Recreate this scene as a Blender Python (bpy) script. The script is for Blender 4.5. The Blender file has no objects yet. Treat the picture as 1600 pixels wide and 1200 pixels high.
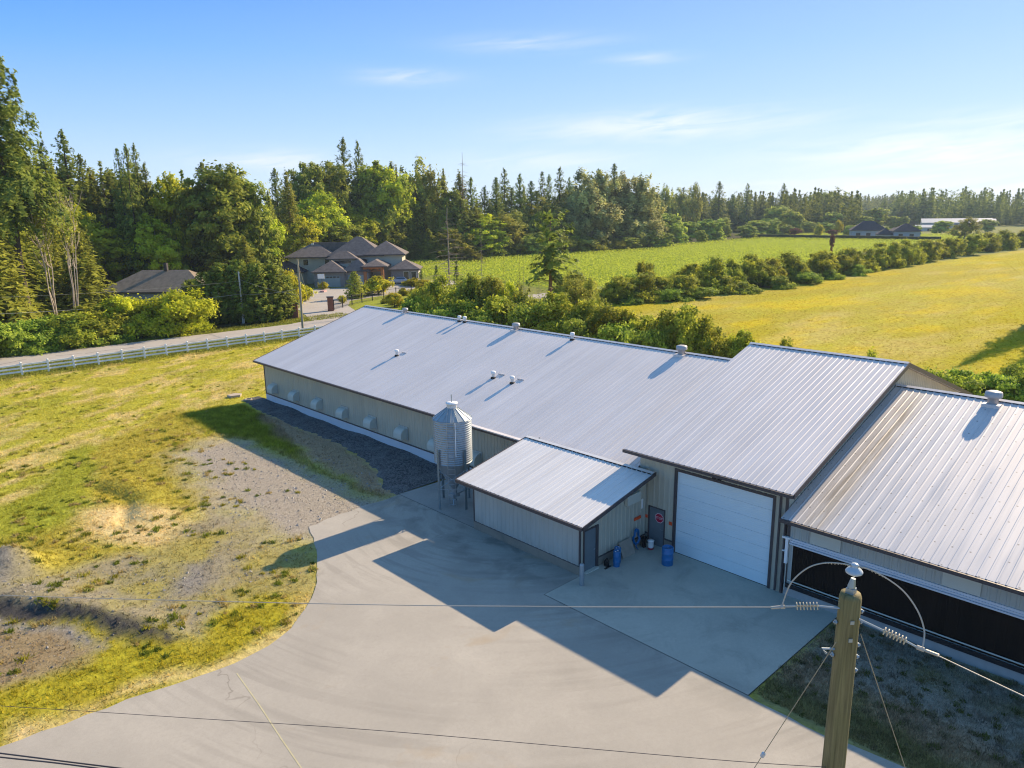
import bpy, bmesh, math, random
import numpy as np
from mathutils import Vector, Matrix
R=math.radians
SC=bpy.context.scene
COL=SC.collection
# ---------------- camera ----------------
CAMH=16.63; YAW=R(46.481); PITCH=R(13.113); ROLL=R(-0.722)
cd=bpy.data.cameras.new('camera'); cam=bpy.data.objects.new('camera',cd); COL.objects.link(cam); SC.camera=cam
f=Vector((math.cos(YAW)*math.cos(PITCH),math.sin(YAW)*math.cos(PITCH),-math.sin(PITCH)))
r=Vector((math.sin(YAW),-math.cos(YAW),0)); u=r.cross(f)
r2=math.cos(ROLL)*r+math.sin(ROLL)*u; u2=-math.sin(ROLL)*r+math.cos(ROLL)*u
M=Matrix(((r2.x,u2.x,-f.x,0),(r2.y,u2.y,-f.y,0),(r2.z,u2.z,-f.z,CAMH),(0,0,0,1)))
cam.matrix_world=M
cd.sensor_width=36; cd.lens=36*1155.43/1600; cd.clip_start=.3; cd.clip_end=9000
# ---------------- world, sun, exposure ----------------
CLOUDS=[(0.6124,0.1023,0.182,0.019,.75),(0.2888,0.0609,0.208,0.026,.8),(0.3297,0.0239,0.225,0.019,.7),(0.9353,0.1651,0.069,0.0104,.45),(1.1133,0.0644,0.095,0.0139,.6),(0.7818,0.2022,0.104,0.0121,.35),(0.7661,0.0647,0.13,0.0139,.45),(0.6385,0.1807,0.052,0.0069,.4),(0.238,0.0879,0.173,0.0173,.4)]
SUN_EL=R(28.2); SUN_AZ=R(-0.8)
w=bpy.data.worlds.new('World'); SC.world=w; w.use_nodes=True
nt=w.node_tree; N=nt.nodes; L=nt.links
bg=N['Background']; bg.inputs['Strength'].default_value=.15
sky=N.new('ShaderNodeTexSky'); sky.sky_type='NISHITA'; sky.sun_disc=False
sky.sun_elevation=SUN_EL; sky.sun_rotation=math.pi/2-SUN_AZ
sky.altitude=50; sky.air_density=1.0; sky.dust_density=.35; sky.ozone_density=2.6
tc=N.new('ShaderNodeTexCoord')
# thin high cloud: noise laid on the sky directions projected on a high plane
sep=N.new('ShaderNodeSeparateXYZ'); L.new(tc.outputs['Generated'],sep.inputs[0])
def wm(op,a,b=None):
    n=N.new('ShaderNodeMath'); n.operation=op
    for i,x in enumerate((a,b)):
        if x is None: continue
        if isinstance(x,(int,float)): n.inputs[i].default_value=x
        else: L.new(x,n.inputs[i])
    return n.outputs[0]
AZ=wm('ARCTAN2',sep.outputs['Y'],sep.outputs['X'])
EL=wm('ARCTAN2',sep.outputs['Z'],wm('SQRT',wm('ADD',wm('MULTIPLY',sep.outputs['X'],sep.outputs['X']),wm('MULTIPLY',sep.outputs['Y'],sep.outputs['Y']))))
acc=None
for a0,e0,wa,wh,st in CLOUDS:
    dd=wm('ADD',wm('POWER',wm('ABSOLUTE',wm('DIVIDE',wm('SUBTRACT',AZ,a0),wa)),2.0),wm('POWER',wm('ABSOLUTE',wm('DIVIDE',wm('SUBTRACT',EL,e0),wh)),2.0))
    v=wm('MULTIPLY',wm('EXPONENT',wm('MULTIPLY',dd,-1.3)),st); acc=v if acc is None else wm('MAXIMUM',acc,v)
cb=N.new('ShaderNodeCombineXYZ'); L.new(wm('MULTIPLY',AZ,9),cb.inputs[0]); L.new(wm('ADD',wm('MULTIPLY',EL,75),wm('MULTIPLY',AZ,7)),cb.inputs[1])
nz=N.new('ShaderNodeTexNoise'); nz.inputs['Scale'].default_value=1.0; nz.inputs['Detail'].default_value=8; nz.inputs['Roughness'].default_value=.6; nz.inputs['Distortion'].default_value=.9
L.new(cb.outputs[0],nz.inputs['Vector'])
rp=N.new('ShaderNodeValToRGB'); rp.color_ramp.elements[0].position=.30; rp.color_ramp.elements[1].position=.62
rp.color_ramp.elements[0].color=(0,0,0,1); rp.color_ramp.elements[1].color=(1,1,1,1)
L.new(nz.outputs['Fac'],rp.inputs[0])
CLF=wm('MULTIPLY',rp.outputs[0],acc)
mixc=N.new('ShaderNodeMix'); mixc.data_type='RGBA'
# height of the sky direction -> clear-day blue, paler towards the horizon and towards the sun
nrm=N.new('ShaderNodeVectorMath'); nrm.operation='NORMALIZE'; L.new(tc.outputs['Generated'],nrm.inputs[0])
sp2=N.new('ShaderNodeSeparateXYZ'); L.new(nrm.outputs[0],sp2.inputs[0])
gr=N.new('ShaderNodeValToRGB'); K_=4.0
stops=[(0,(.64,.78,.95)),(.04,(.58,.755,.97)),(.11,(.35,.585,.96)),(.19,(.15,.42,.96)),(.25,(.055,.30,.93)),(.5,(.085,.285,.63)),(1,(.07,.205,.44))]
e_=gr.color_ramp.elements
while len(e_)<len(stops): e_.new(.5)
for i,(p_,c_) in enumerate(stops): e_[i].position=p_; e_[i].color=c_+(1,)
L.new(sp2.outputs['Z'],gr.inputs[0])
dt=N.new('ShaderNodeVectorMath'); dt.operation='DOT_PRODUCT'; L.new(nrm.outputs[0],dt.inputs[0]); dt.inputs[1].default_value=(math.cos(SUN_AZ)*math.cos(SUN_EL),math.sin(SUN_AZ)*math.cos(SUN_EL),math.sin(SUN_EL))
mr=N.new('ShaderNodeMapRange'); mr.inputs[1].default_value=.15; mr.inputs[2].default_value=1.0; mr.inputs[3].default_value=0; mr.inputs[4].default_value=.38; L.new(dt.outputs['Value'],mr.inputs[0])
pale=N.new('ShaderNodeMix'); pale.data_type='RGBA'; L.new(mr.outputs[0],pale.inputs[0]); L.new(gr.outputs[0],pale.inputs[6]); pale.inputs[7].default_value=(.70,.82,.95,1)
cl=N.new('ShaderNodeMix'); cl.data_type='RGBA'; L.new(CLF,cl.inputs[0]); L.new(pale.outputs[2],cl.inputs[6]); cl.inputs[7].default_value=(.92,.92,.98,1)
scl_=N.new('ShaderNodeVectorMath'); scl_.operation='SCALE'; scl_.inputs['Scale'].default_value=K_; L.new(cl.outputs[2],scl_.inputs[0])
L.new(scl_.outputs[0],mixc.inputs[6]); L.new(sky.outputs[0],mixc.inputs[7]); mixc.inputs[0].default_value=.06
L.new(mixc.outputs[2],bg.inputs['Color'])
sd=bpy.data.lights.new('sun','SUN'); sd.energy=4.9; sd.angle=R(.55); sd.color=(1,.79,.54)
so=bpy.data.objects.new('sun',sd); COL.objects.link(so); so.location=(60,0,80)
sv=Vector((math.cos(SUN_AZ)*math.cos(SUN_EL),math.sin(SUN_AZ)*math.cos(SUN_EL),math.sin(SUN_EL)))
so.rotation_euler=sv.to_track_quat('Z','Y').to_euler()
SC.view_settings.view_transform='Standard'; SC.view_settings.look='None'; SC.view_settings.exposure=.88; SC.view_settings.gamma=1
SC.render.engine='CYCLES'
SC.cycles.use_denoising=True; SC.cycles.filter_width=1.15; SC.cycles.max_bounces=5; SC.cycles.transparent_max_bounces=4
SC.cycles.diffuse_bounces=3; SC.cycles.glossy_bounces=2; SC.cycles.caustics_reflective=False; SC.cycles.caustics_refractive=False
random.seed(5); rng=np.random.default_rng(5)
# ---------------- material helpers ----------------
class NT:
    def __init__(s,name):
        s.m=bpy.data.materials.new(name); s.m.use_nodes=True; s.t=s.m.node_tree; s.b=s.t.nodes['Principled BSDF']
    def n(s,typ,**k):
        nd=s.t.nodes.new('ShaderNode'+typ)
        for a,v in k.items(): setattr(nd,a,v)
        return nd
    def l(s,a,b): s.t.links.new(a,b)
    def pos(s,obj=False):
        if obj: return s.n('TexCoord').outputs['Object']
        return s.n('NewGeometry').outputs['Position']
    def map(s,v,sc=(1,1,1),rot=(0,0,0),loc=(0,0,0)):
        m=s.n('Mapping'); s.l(v,m.inputs[0]); m.inputs['Scale'].default_value=sc; m.inputs['Rotation'].default_value=rot; m.inputs['Location'].default_value=loc
        return m.outputs[0]
    def noise(s,v,scale,detail=4,rough=.55,dist=0):
        n=s.n('TexNoise'); s.l(v,n.inputs['Vector']); n.inputs['Scale'].default_value=scale; n.inputs['Detail'].default_value=detail; n.inputs['Roughness'].default_value=rough; n.inputs['Distortion'].default_value=dist
        return n.outputs['Fac']
    def vor(s,v,scale,feature='F1',out='Distance'):
        n=s.n('TexVoronoi',feature=feature); s.l(v,n.inputs['Vector']); n.inputs['Scale'].default_value=scale
        return n.outputs[out]
    def ramp(s,v,stops):
        n=s.n('ValToRGB'); s.l(v,n.inputs[0]); e=n.color_ramp.elements
        while len(e)<len(stops): e.new(.5)
        for i,(p,c) in enumerate(stops):
            e[i].position=p; e[i].color=(c,c,c,1) if isinstance(c,(int,float)) else tuple(c)+(1,)
        return n.outputs[0]
    def mix(s,fac,a,b,mode='MIX'):
        n=s.n('Mix',data_type='RGBA',blend_type=mode)
        for i,x in ((0,fac),(6,a),(7,b)):
            if hasattr(x,'links') or hasattr(x,'is_linked'): s.l(x,n.inputs[i])
            elif i==0: n.inputs[0].default_value=x
            else: n.inputs[i].default_value=(tuple(x)+(1,)) if len(x)==3 else x
        return n.outputs[2]
    def math(s,op,a,b=None,c=None):
        n=s.n('Math',operation=op)
        for i,x in enumerate((a,b,c)):
            if x is None: continue
            if isinstance(x,(int,float)): n.inputs[i].default_value=x
            else: s.l(x,n.inputs[i])
        return n.outputs[0]
    def bump(s,h,strength=.4,dist=.05):
        n=s.n('Bump'); s.l(h,n.inputs['Height']); n.inputs['Strength'].default_value=strength; n.inputs['Distance'].default_value=dist
        s.l(n.outputs[0],s.b.inputs['Normal'])
    def color(s,c):
        if isinstance(c,tuple): s.b.inputs['Base Color'].default_value=c+(1,)
        else: s.l(c,s.b.inputs['Base Color'])
    def fin(s,rough=.7,metal=0,spec=.5):
        s.b.inputs['Roughness'].default_value=rough; s.b.inputs['Metallic'].default_value=metal; s.b.inputs['Specular IOR Level'].default_value=spec
        return s.m
def plain(name,c,rough=.6,metal=0,var=.12,scale=3,spec=.4):
    t=NT(name); p=t.pos(True)
    a=tuple(x*(1-var) for x in c); b=tuple(min(1,x*(1+var)) for x in c)
    t.color(t.mix(t.noise(p,scale,5,.6),a,b)); return t.fin(rough,metal,spec)
# roof metal
def roof_mat(name,c1,c2,rough,metal,screws=False,ylo=0):
    t=NT(name); p=t.pos()
    streak=t.noise(t.map(p,(.12,3.3,.12)),1,3,.6)
    blot=t.noise(p,.22,4,.55)
    col=t.mix(t.ramp(streak,[(.3,0),(.7,1)]),c1,c2)
    col=t.mix(t.math('MULTIPLY',t.ramp(blot,[(.35,0),(.7,1)]),.35),col,tuple(x*.86 for x in c1))
    # every sheet differs a little (0.9 m wide)
    sp=t.n('SeparateXYZ'); t.l(p,sp.inputs[0])
    wn=t.n('TexWhiteNoise',noise_dimensions='1D'); t.l(t.math('FLOOR',t.math('DIVIDE',sp.outputs['Y'],.915)),wn.inputs['W'])
    col=t.mix(t.math('MULTIPLY',wn.outputs['Value'],.22),col,tuple(min(1,x*1.12) for x in c2))
    if screws:
        fy=t.math('PINGPONG',t.math('ADD',sp.outputs['Y'],.07),.305); fx=t.math('PINGPONG',t.math('ADD',sp.outputs['X'],t.math('MULTIPLY',t.noise(p,3,1),.15)),.55)
        d=t.math('SQRT',t.math('ADD',t.math('MULTIPLY',fy,fy),t.math('MULTIPLY',fx,fx)))
        col=t.mix(t.ramp(d,[(.02,.75),(.045,0)]),col,(.16,.14,.12))
    if screws:
        band=t.ramp(t.math('ABSOLUTE',t.math('SUBTRACT',sp.outputs['Y'],12.1)),[(.0,1),(.75,0)])
        sn=t.ramp(t.noise(t.map(p,(.35,2.6,.35)),1.1,7,.65,.4),[(.36,0),(.52,.55),(.66,1)])
        rx=t.ramp(t.math('DIVIDE',sp.outputs['X'],42),[(.66,.5),(.74,1),(.88,1),(.96,.1)])
        col=t.mix(t.math('MULTIPLY',t.math('MULTIPLY',band,sn),rx),col,(.22,.155,.09)); col=t.mix(t.math('MULTIPLY',band,.35),col,(.62,.53,.38))
    rf=t.ramp(t.noise(t.map(p,(.3,2.5,.3)),1,4),[(.3,rough-.08),(.7,rough+.1)])
    t.color(col); m=t.fin(rough,metal,.5); t.l(rf,t.b.inputs['Roughness']); return m
RC1=(.66,.62,.60); RC2=(.77,.73,.71)
MR=roof_mat('roof_metal',RC1,RC2,.5,.12)
MRS=roof_mat('roof_metal_warm',(.68,.65,.62),(.84,.82,.79),.48,.15)
MRN=roof_mat('roof_metal_screwed',(.57,.55,.545),(.68,.66,.655),.47,.2,True)
def siding_mat(name,c):
    t=NT(name); p=t.pos(); n=t.noise(t.map(p,(1,1,.25)),1.6,4,.6)
    col=t.mix(t.ramp(n,[(.3,0),(.75,1)]),tuple(x*.88 for x in c),tuple(x*1.06 for x in c))
    sp=t.n('SeparateXYZ'); t.l(p,sp.inputs[0])
    dirt=t.math('MULTIPLY',t.ramp(t.noise(p,2.2,4),[(.35,0),(.7,1)]),t.ramp(sp.outputs['Z'],[(.3,.5),(1.3,0)]))
    col=t.mix(dirt,col,(.28,.25,.19)); t.color(col); return t.fin(.5,0,.4)
MSID=siding_mat('beige_siding',(.49,.475,.38))
MSIDS=siding_mat('grey_siding',(.43,.46,.43))
MWHITE=plain('white_paint',(.88,.88,.86),.5,var=.06)
MBROWN=plain('brown_trim',(.07,.06,.062),.5,0,.2,4)
MDARK=plain('dark_rubber',(.015,.015,.016),.7)
MDOOR=plain('grey_steel_door',(.16,.20,.22),.5,.1,.15,2)
MGALV=plain('galvanised_steel',(.34,.39,.42),.38,.45,.18,5,.6)
MPANEL=plain('pale_panel',(.55,.57,.50),.6,0,.06)
MBLUE=plain('blue_plastic',(.01,.15,.38),.35,0,.12,3,.5)
MORANGE=plain('orange_sign_paint',(.85,.10,.025),.6,0,.05)
MRED=plain('red_paint',(.45,.01,.05),.5,0,.05)
MPINK=plain('pale_lettering',(.75,.62,.68),.6,0,.03)
MGLASS=plain('dark_glass',(.03,.04,.05),.12,0,.1,1,.8)
def door_mat():
    t=NT('overhead_door_white'); p=t.pos()
    t.color(t.mix(t.noise(t.map(p,(1,1,.4)),1.4,3),(.66,.79,.83),(.72,.85,.89))); 
    wv=t.n('TexWave',wave_type='BANDS',bands_direction='Z',wave_profile='SIN'); t.l(p,wv.inputs[0]); wv.inputs['Scale'].default_value=3.2
    t.bump(wv.outputs['Fac'],.25,.01); return t.fin(.45,0,.4)
MSEAL=plain('door_joint',(.42,.52,.56),.6)
MODOOR=door_mat()
def concrete_mat(name,c1,c2,tracks=None,joint=None,stain=None):
    t=NT(name); p=t.pos()
    a=t.noise(p,.35,6,.62,.4); b=t.noise(p,7,5,.7); g=t.noise(p,45,2,.6)
    col=t.mix(t.ramp(a,[(.3,0),(.7,1)]),c1,c2)
    col=t.mix(t.math('MULTIPLY',t.ramp(b,[(.35,0),(.7,1)]),.35),col,tuple(x*.8 for x in c1))
    col=t.mix(t.math('MULTIPLY',t.ramp(g,[(.3,0),(.75,1)]),.3),col,tuple(min(1,x*1.25) for x in c2))
    sp_=t.ramp(t.noise(p,70,2,.6),[(.55,0),(.72,.4)]); col=t.mix(sp_,col,tuple(x*.45 for x in c1))
    fl=t.ramp(t.vor(p,1.3),[(.0,.55),(.035,0)]); col=t.mix(fl,col,(.08,.075,.06))
    if tracks:
        cx,cy=tracks
        v=t.n('VectorMath',operation='SUBTRACT'); t.l(p,v.inputs[0]); v.inputs[1].default_value=(cx,cy,0)
        sp=t.n('SeparateXYZ'); t.l(v.outputs[0],sp.inputs[0])
        rr=t.math('SQRT',t.math('ADD',t.math('MULTIPLY',sp.outputs[0],sp.outputs[0]),t.math('MULTIPLY',sp.outputs[1],sp.outputs[1])))
        an=t.math('ARCTAN2',sp.outputs[1],sp.outputs[0])
        cb=t.n('CombineXYZ'); t.l(rr,cb.inputs[0]); t.l(t.math('MULTIPLY',an,.9),cb.inputs[1])
        tr=t.noise(cb.outputs[0],2.3,6,.55,.25); tr2=t.noise(p,.16,3,.5)
        m=t.math('MULTIPLY',t.ramp(tr,[(.48,0),(.60,1)]),t.ramp(tr2,[(.40,0),(.60,1)]))
        col=t.mix(t.math('MULTIPLY',m,.34),col,tuple(x*.62 for x in c1))
        wn=t.n('TexNoise'); t.l(p,wn.inputs['Vector']); wn.inputs['Scale'].default_value=.8; wn.inputs['Detail'].default_value=3
        wv=t.n('VectorMath',operation='MULTIPLY_ADD'); t.l(wn.outputs['Color'],wv.inputs[0]); wv.inputs[1].default_value=(2.2,2.2,0); t.l(p,wv.inputs[2])
        cr=t.vor(wv.outputs[0],.085,'DISTANCE_TO_EDGE')
        ck=t.math('MULTIPLY',t.ramp(cr,[(.0,1),(.004,0)]),t.ramp(t.noise(p,.13,2),[(.5,0),(.6,1)]))
        col=t.mix(t.math('MULTIPLY',ck,.6),col,(.13,.11,.09))
        # damp stains by the shed and silo
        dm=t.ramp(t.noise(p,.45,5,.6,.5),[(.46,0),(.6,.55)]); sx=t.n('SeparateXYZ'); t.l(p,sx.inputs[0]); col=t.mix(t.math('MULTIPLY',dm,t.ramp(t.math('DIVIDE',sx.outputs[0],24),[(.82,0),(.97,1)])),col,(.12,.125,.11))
        pt_=t.ramp(t.noise(p,.12,5,.6),[(.45,0),(.55,.22)]); col=t.mix(pt_,col,tuple(x*.78 for x in c1))
        ru=t.ramp(t.noise(p,.28,3,.6,.8),[(.62,0),(.74,.45)]); col=t.mix(ru,col,(.36,.27,.16))
    if stain:
        s=t.ramp(t.noise(p,.55,5,.65,.7),[(.48,0),(.66,stain)]); col=t.mix(s,col,(.10,.10,.10))
    t.color(col); t.bump(g,.25,.01); return t.fin(.85,0,.3)
MASPH=concrete_mat('worn_asphalt',(.345,.322,.28),(.43,.402,.348),(27.5,29.0))
MPAD=concrete_mat('concrete_slab',(.40,.39,.33),(.50,.485,.41),None,None,.22)
MPAD2=concrete_mat('pale_concrete_slab',(.31,.295,.265),(.38,.36,.325),None,None,.2)
MROAD=concrete_mat('road_asphalt',(.35,.32,.29),(.43,.40,.36))
MFOUND=concrete_mat('foundation_concrete',(.22,.20,.16),(.30,.27,.22),None,None,.3)
MKNEE=plain('white_kneewall',(.62,.66,.70),.6,0,.08,1)
def wood_mat():
    t=NT('treated_pole_wood'); p=t.pos(True)
    g=t.noise(t.map(p,(9,9,.35)),3,6,.65,.3); k=t.noise(t.map(p,(1,1,.2)),2.4,3)
    col=t.mix(t.ramp(g,[(.3,0),(.7,1)]),(.10,.085,.04),(.29,.24,.115)); col=t.mix(t.ramp(k,[(.5,0),(.7,.5)]),col,(.20,.19,.07))
    t.color(col); t.bump(g,.5,.02); return t.fin(.8,0,.3)
MWOOD=wood_mat()
MOLDWOOD=plain('grey_pole_wood',(.34,.30,.22),.8,0,.2,3)
MPALEWOOD=plain('pale_pole_wood',(.55,.54,.50),.8,0,.15,3)
MWIRE=plain('aluminium_wire',(.42,.40,.36),.6,.2,.05)
MDWIRE=plain('dark_cable',(.05,.045,.05),.6,0,.05)
MPORC=plain('grey_porcelain',(.42,.50,.58),.2,0,.06,3,.7)
MPOLY=plain('beige_polymer',(.52,.46,.34),.5,0,.06)
# ---------------- mesh helpers ----------------
class MB:
    def __init__(s): s.v=[]; s.f=[]
    def quad(s,a,b,c,d): i=len(s.v); s.v+=[a,b,c,d]; s.f.append((i,i+1,i+2,i+3))
    def tri(s,a,b,c): i=len(s.v); s.v+=[a,b,c]; s.f.append((i,i+1,i+2))
    def box(s,x0,x1,y0,y1,z0,z1):
        i=len(s.v); s.v+=[(x,y,z) for z in (z0,z1) for y in (y0,y1) for x in (x0,x1)]
        s.f+=[tuple(i+k for k in q) for q in ((0,2,3,1),(4,5,7,6),(0,1,5,4),(2,6,7,3),(0,4,6,2),(1,3,7,5))]; return s
    def prism(s,poly,z0,z1):
        n=len(poly); i=len(s.v); s.v+=[(x,y,z0) for x,y in poly]+[(x,y,z1) for x,y in poly]
        s.f.append(tuple(i+k for k in range(n))[::-1]); s.f.append(tuple(i+n+k for k in range(n)))
        for k in range(n): s.f.append((i+k,i+(k+1)%n,i+n+(k+1)%n,i+n+k))
        return s
    def tube(s,pts,rad,n=8,cap=True):
        pts=[Vector(p) for p in pts]; rs=rad if isinstance(rad,(list,tuple)) else [rad]*len(pts)
        rings=[]; prev=None
        for k,p in enumerate(pts):
            d=(pts[min(k+1,len(pts)-1)]-pts[max(k-1,0)]).normalized()
            a=prev if prev is not None else (Vector((1,0,0)) if abs(d.x)<.8 else Vector((0,1,0)))
            a=(a-d*a.dot(d)).normalized(); prev=a; b=d.cross(a)
            i=len(s.v); rings.append(i)
            for q in range(n):
                t=2*math.pi*q/n; s.v.append(tuple(p+(a*math.cos(t)+b*math.sin(t))*rs[k]))
        for k in range(len(rings)-1):
            i,j=rings[k],rings[k+1]
            for q in range(n): s.f.append((i+q,i+(q+1)%n,j+(q+1)%n,j+q))
        if cap: s.f.append(tuple(rings[0]+q for q in range(n))[::-1]); s.f.append(tuple(rings[-1]+q for q in range(n)))
        return s
    def lathe(s,prof,c=(0,0,0),n=24,axis='z',a0=0,a1=2*math.pi):
        full=abs(a1-a0-2*math.pi)<1e-6; m=n if full else n+1
        base=len(s.v)
        for (rr,z) in prof:
            for q in range(m):
                t=a0+(a1-a0)*q/n
                s.v.append((c[0]+rr*math.cos(t),c[1]+rr*math.sin(t),c[2]+z))
        for k in range(len(prof)-1):
            for q in range(n):
                i=base+k*m; j=i+m; s.f.append((i+q,i+(q+1)%m,j+(q+1)%m,j+q))
        return s
    def build(s,name,mat,parent=None,smooth=False,local=False,loc=None):
        off=(0,0,0) if (local or parent is None) else parent.get('_o',(0,0,0))
        me=bpy.data.meshes.new(name)
        if loc is not None: off=loc
        me.from_pydata([(x-off[0],y-off[1],z-off[2]) for x,y,z in s.v],[],s.f); me.materials.append(mat)
        if smooth: me.polygons.foreach_set('use_smooth',[True]*len(me.polygons))
        me.update(); o=bpy.data.objects.new(name,me); COL.objects.link(o)
        if loc is not None: o.location=loc
        if parent is not None:
            o.parent=parent; o['_o']=off
        return o
def tag(o,label=None,cat=None,group=None,kind=None):
    if label:o['label']=label
    if cat:o['category']=cat
    if group:o['group']=group
    if kind:o['kind']=kind
    return o
def empty(name,loc,rz=0,label=None,cat=None,group=None):
    o=bpy.data.objects.new(name,None); COL.objects.link(o); o.location=loc; o.rotation_euler=(0,0,rz); o.empty_display_size=.3
    o['_o']=tuple(loc); return tag(o,label,cat,group)
def copy_tree(o,parent=None):
    c=o.copy(); COL.objects.link(c); c.parent=parent
    for ch in o.children: copy_tree(ch,c)
    return c
def np_mesh(name,verts,faces_n,mat,tint=None,k=4,smooth=False):
    """verts: (F*k,3) unshared; every face has k corners"""
    F=len(verts)//k; me=bpy.data.meshes.new(name); me.vertices.add(F*k); me.vertices.foreach_set('co',verts.astype(np.float32).ravel())
    me.loops.add(F*k); me.loops.foreach_set('vertex_index',np.arange(F*k,dtype=np.int32))
    me.polygons.add(F); me.polygons.foreach_set('loop_start',np.arange(0,F*k,k,dtype=np.int32)); me.polygons.foreach_set('loop_total',np.full(F,k,np.int32))
    if tint is not None:
        if tint.ndim==1:
            a=me.attributes.new('tint','FLOAT','FACE'); a.data.foreach_set('value',tint.astype(np.float32))
        else:
            a=me.attributes.new('albedo','FLOAT_COLOR','FACE'); c=np.ones((F,4),np.float32); c[:,:3]=tint; a.data.foreach_set('color',c.ravel())
    me.materials.append(mat); me.update(); me.validate(); return me
TREE_KINDS=['bigfir', 'fir', 'sparsefir', 'cedar', 'brightmaple', 'darkmaple', 'alder', 'birch', 'brightbush', 'bush', 'bramble', 'cypress', 'goldbush', 'snag', 'cottonwood', 'palemaple', 'redmaple', 'youngfir', 'goldcedar']
TREE_GROUPS=['LW', 'RS', 'HW', 'MW', 'RW', 'HR', 'NB', 'GD']
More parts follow.
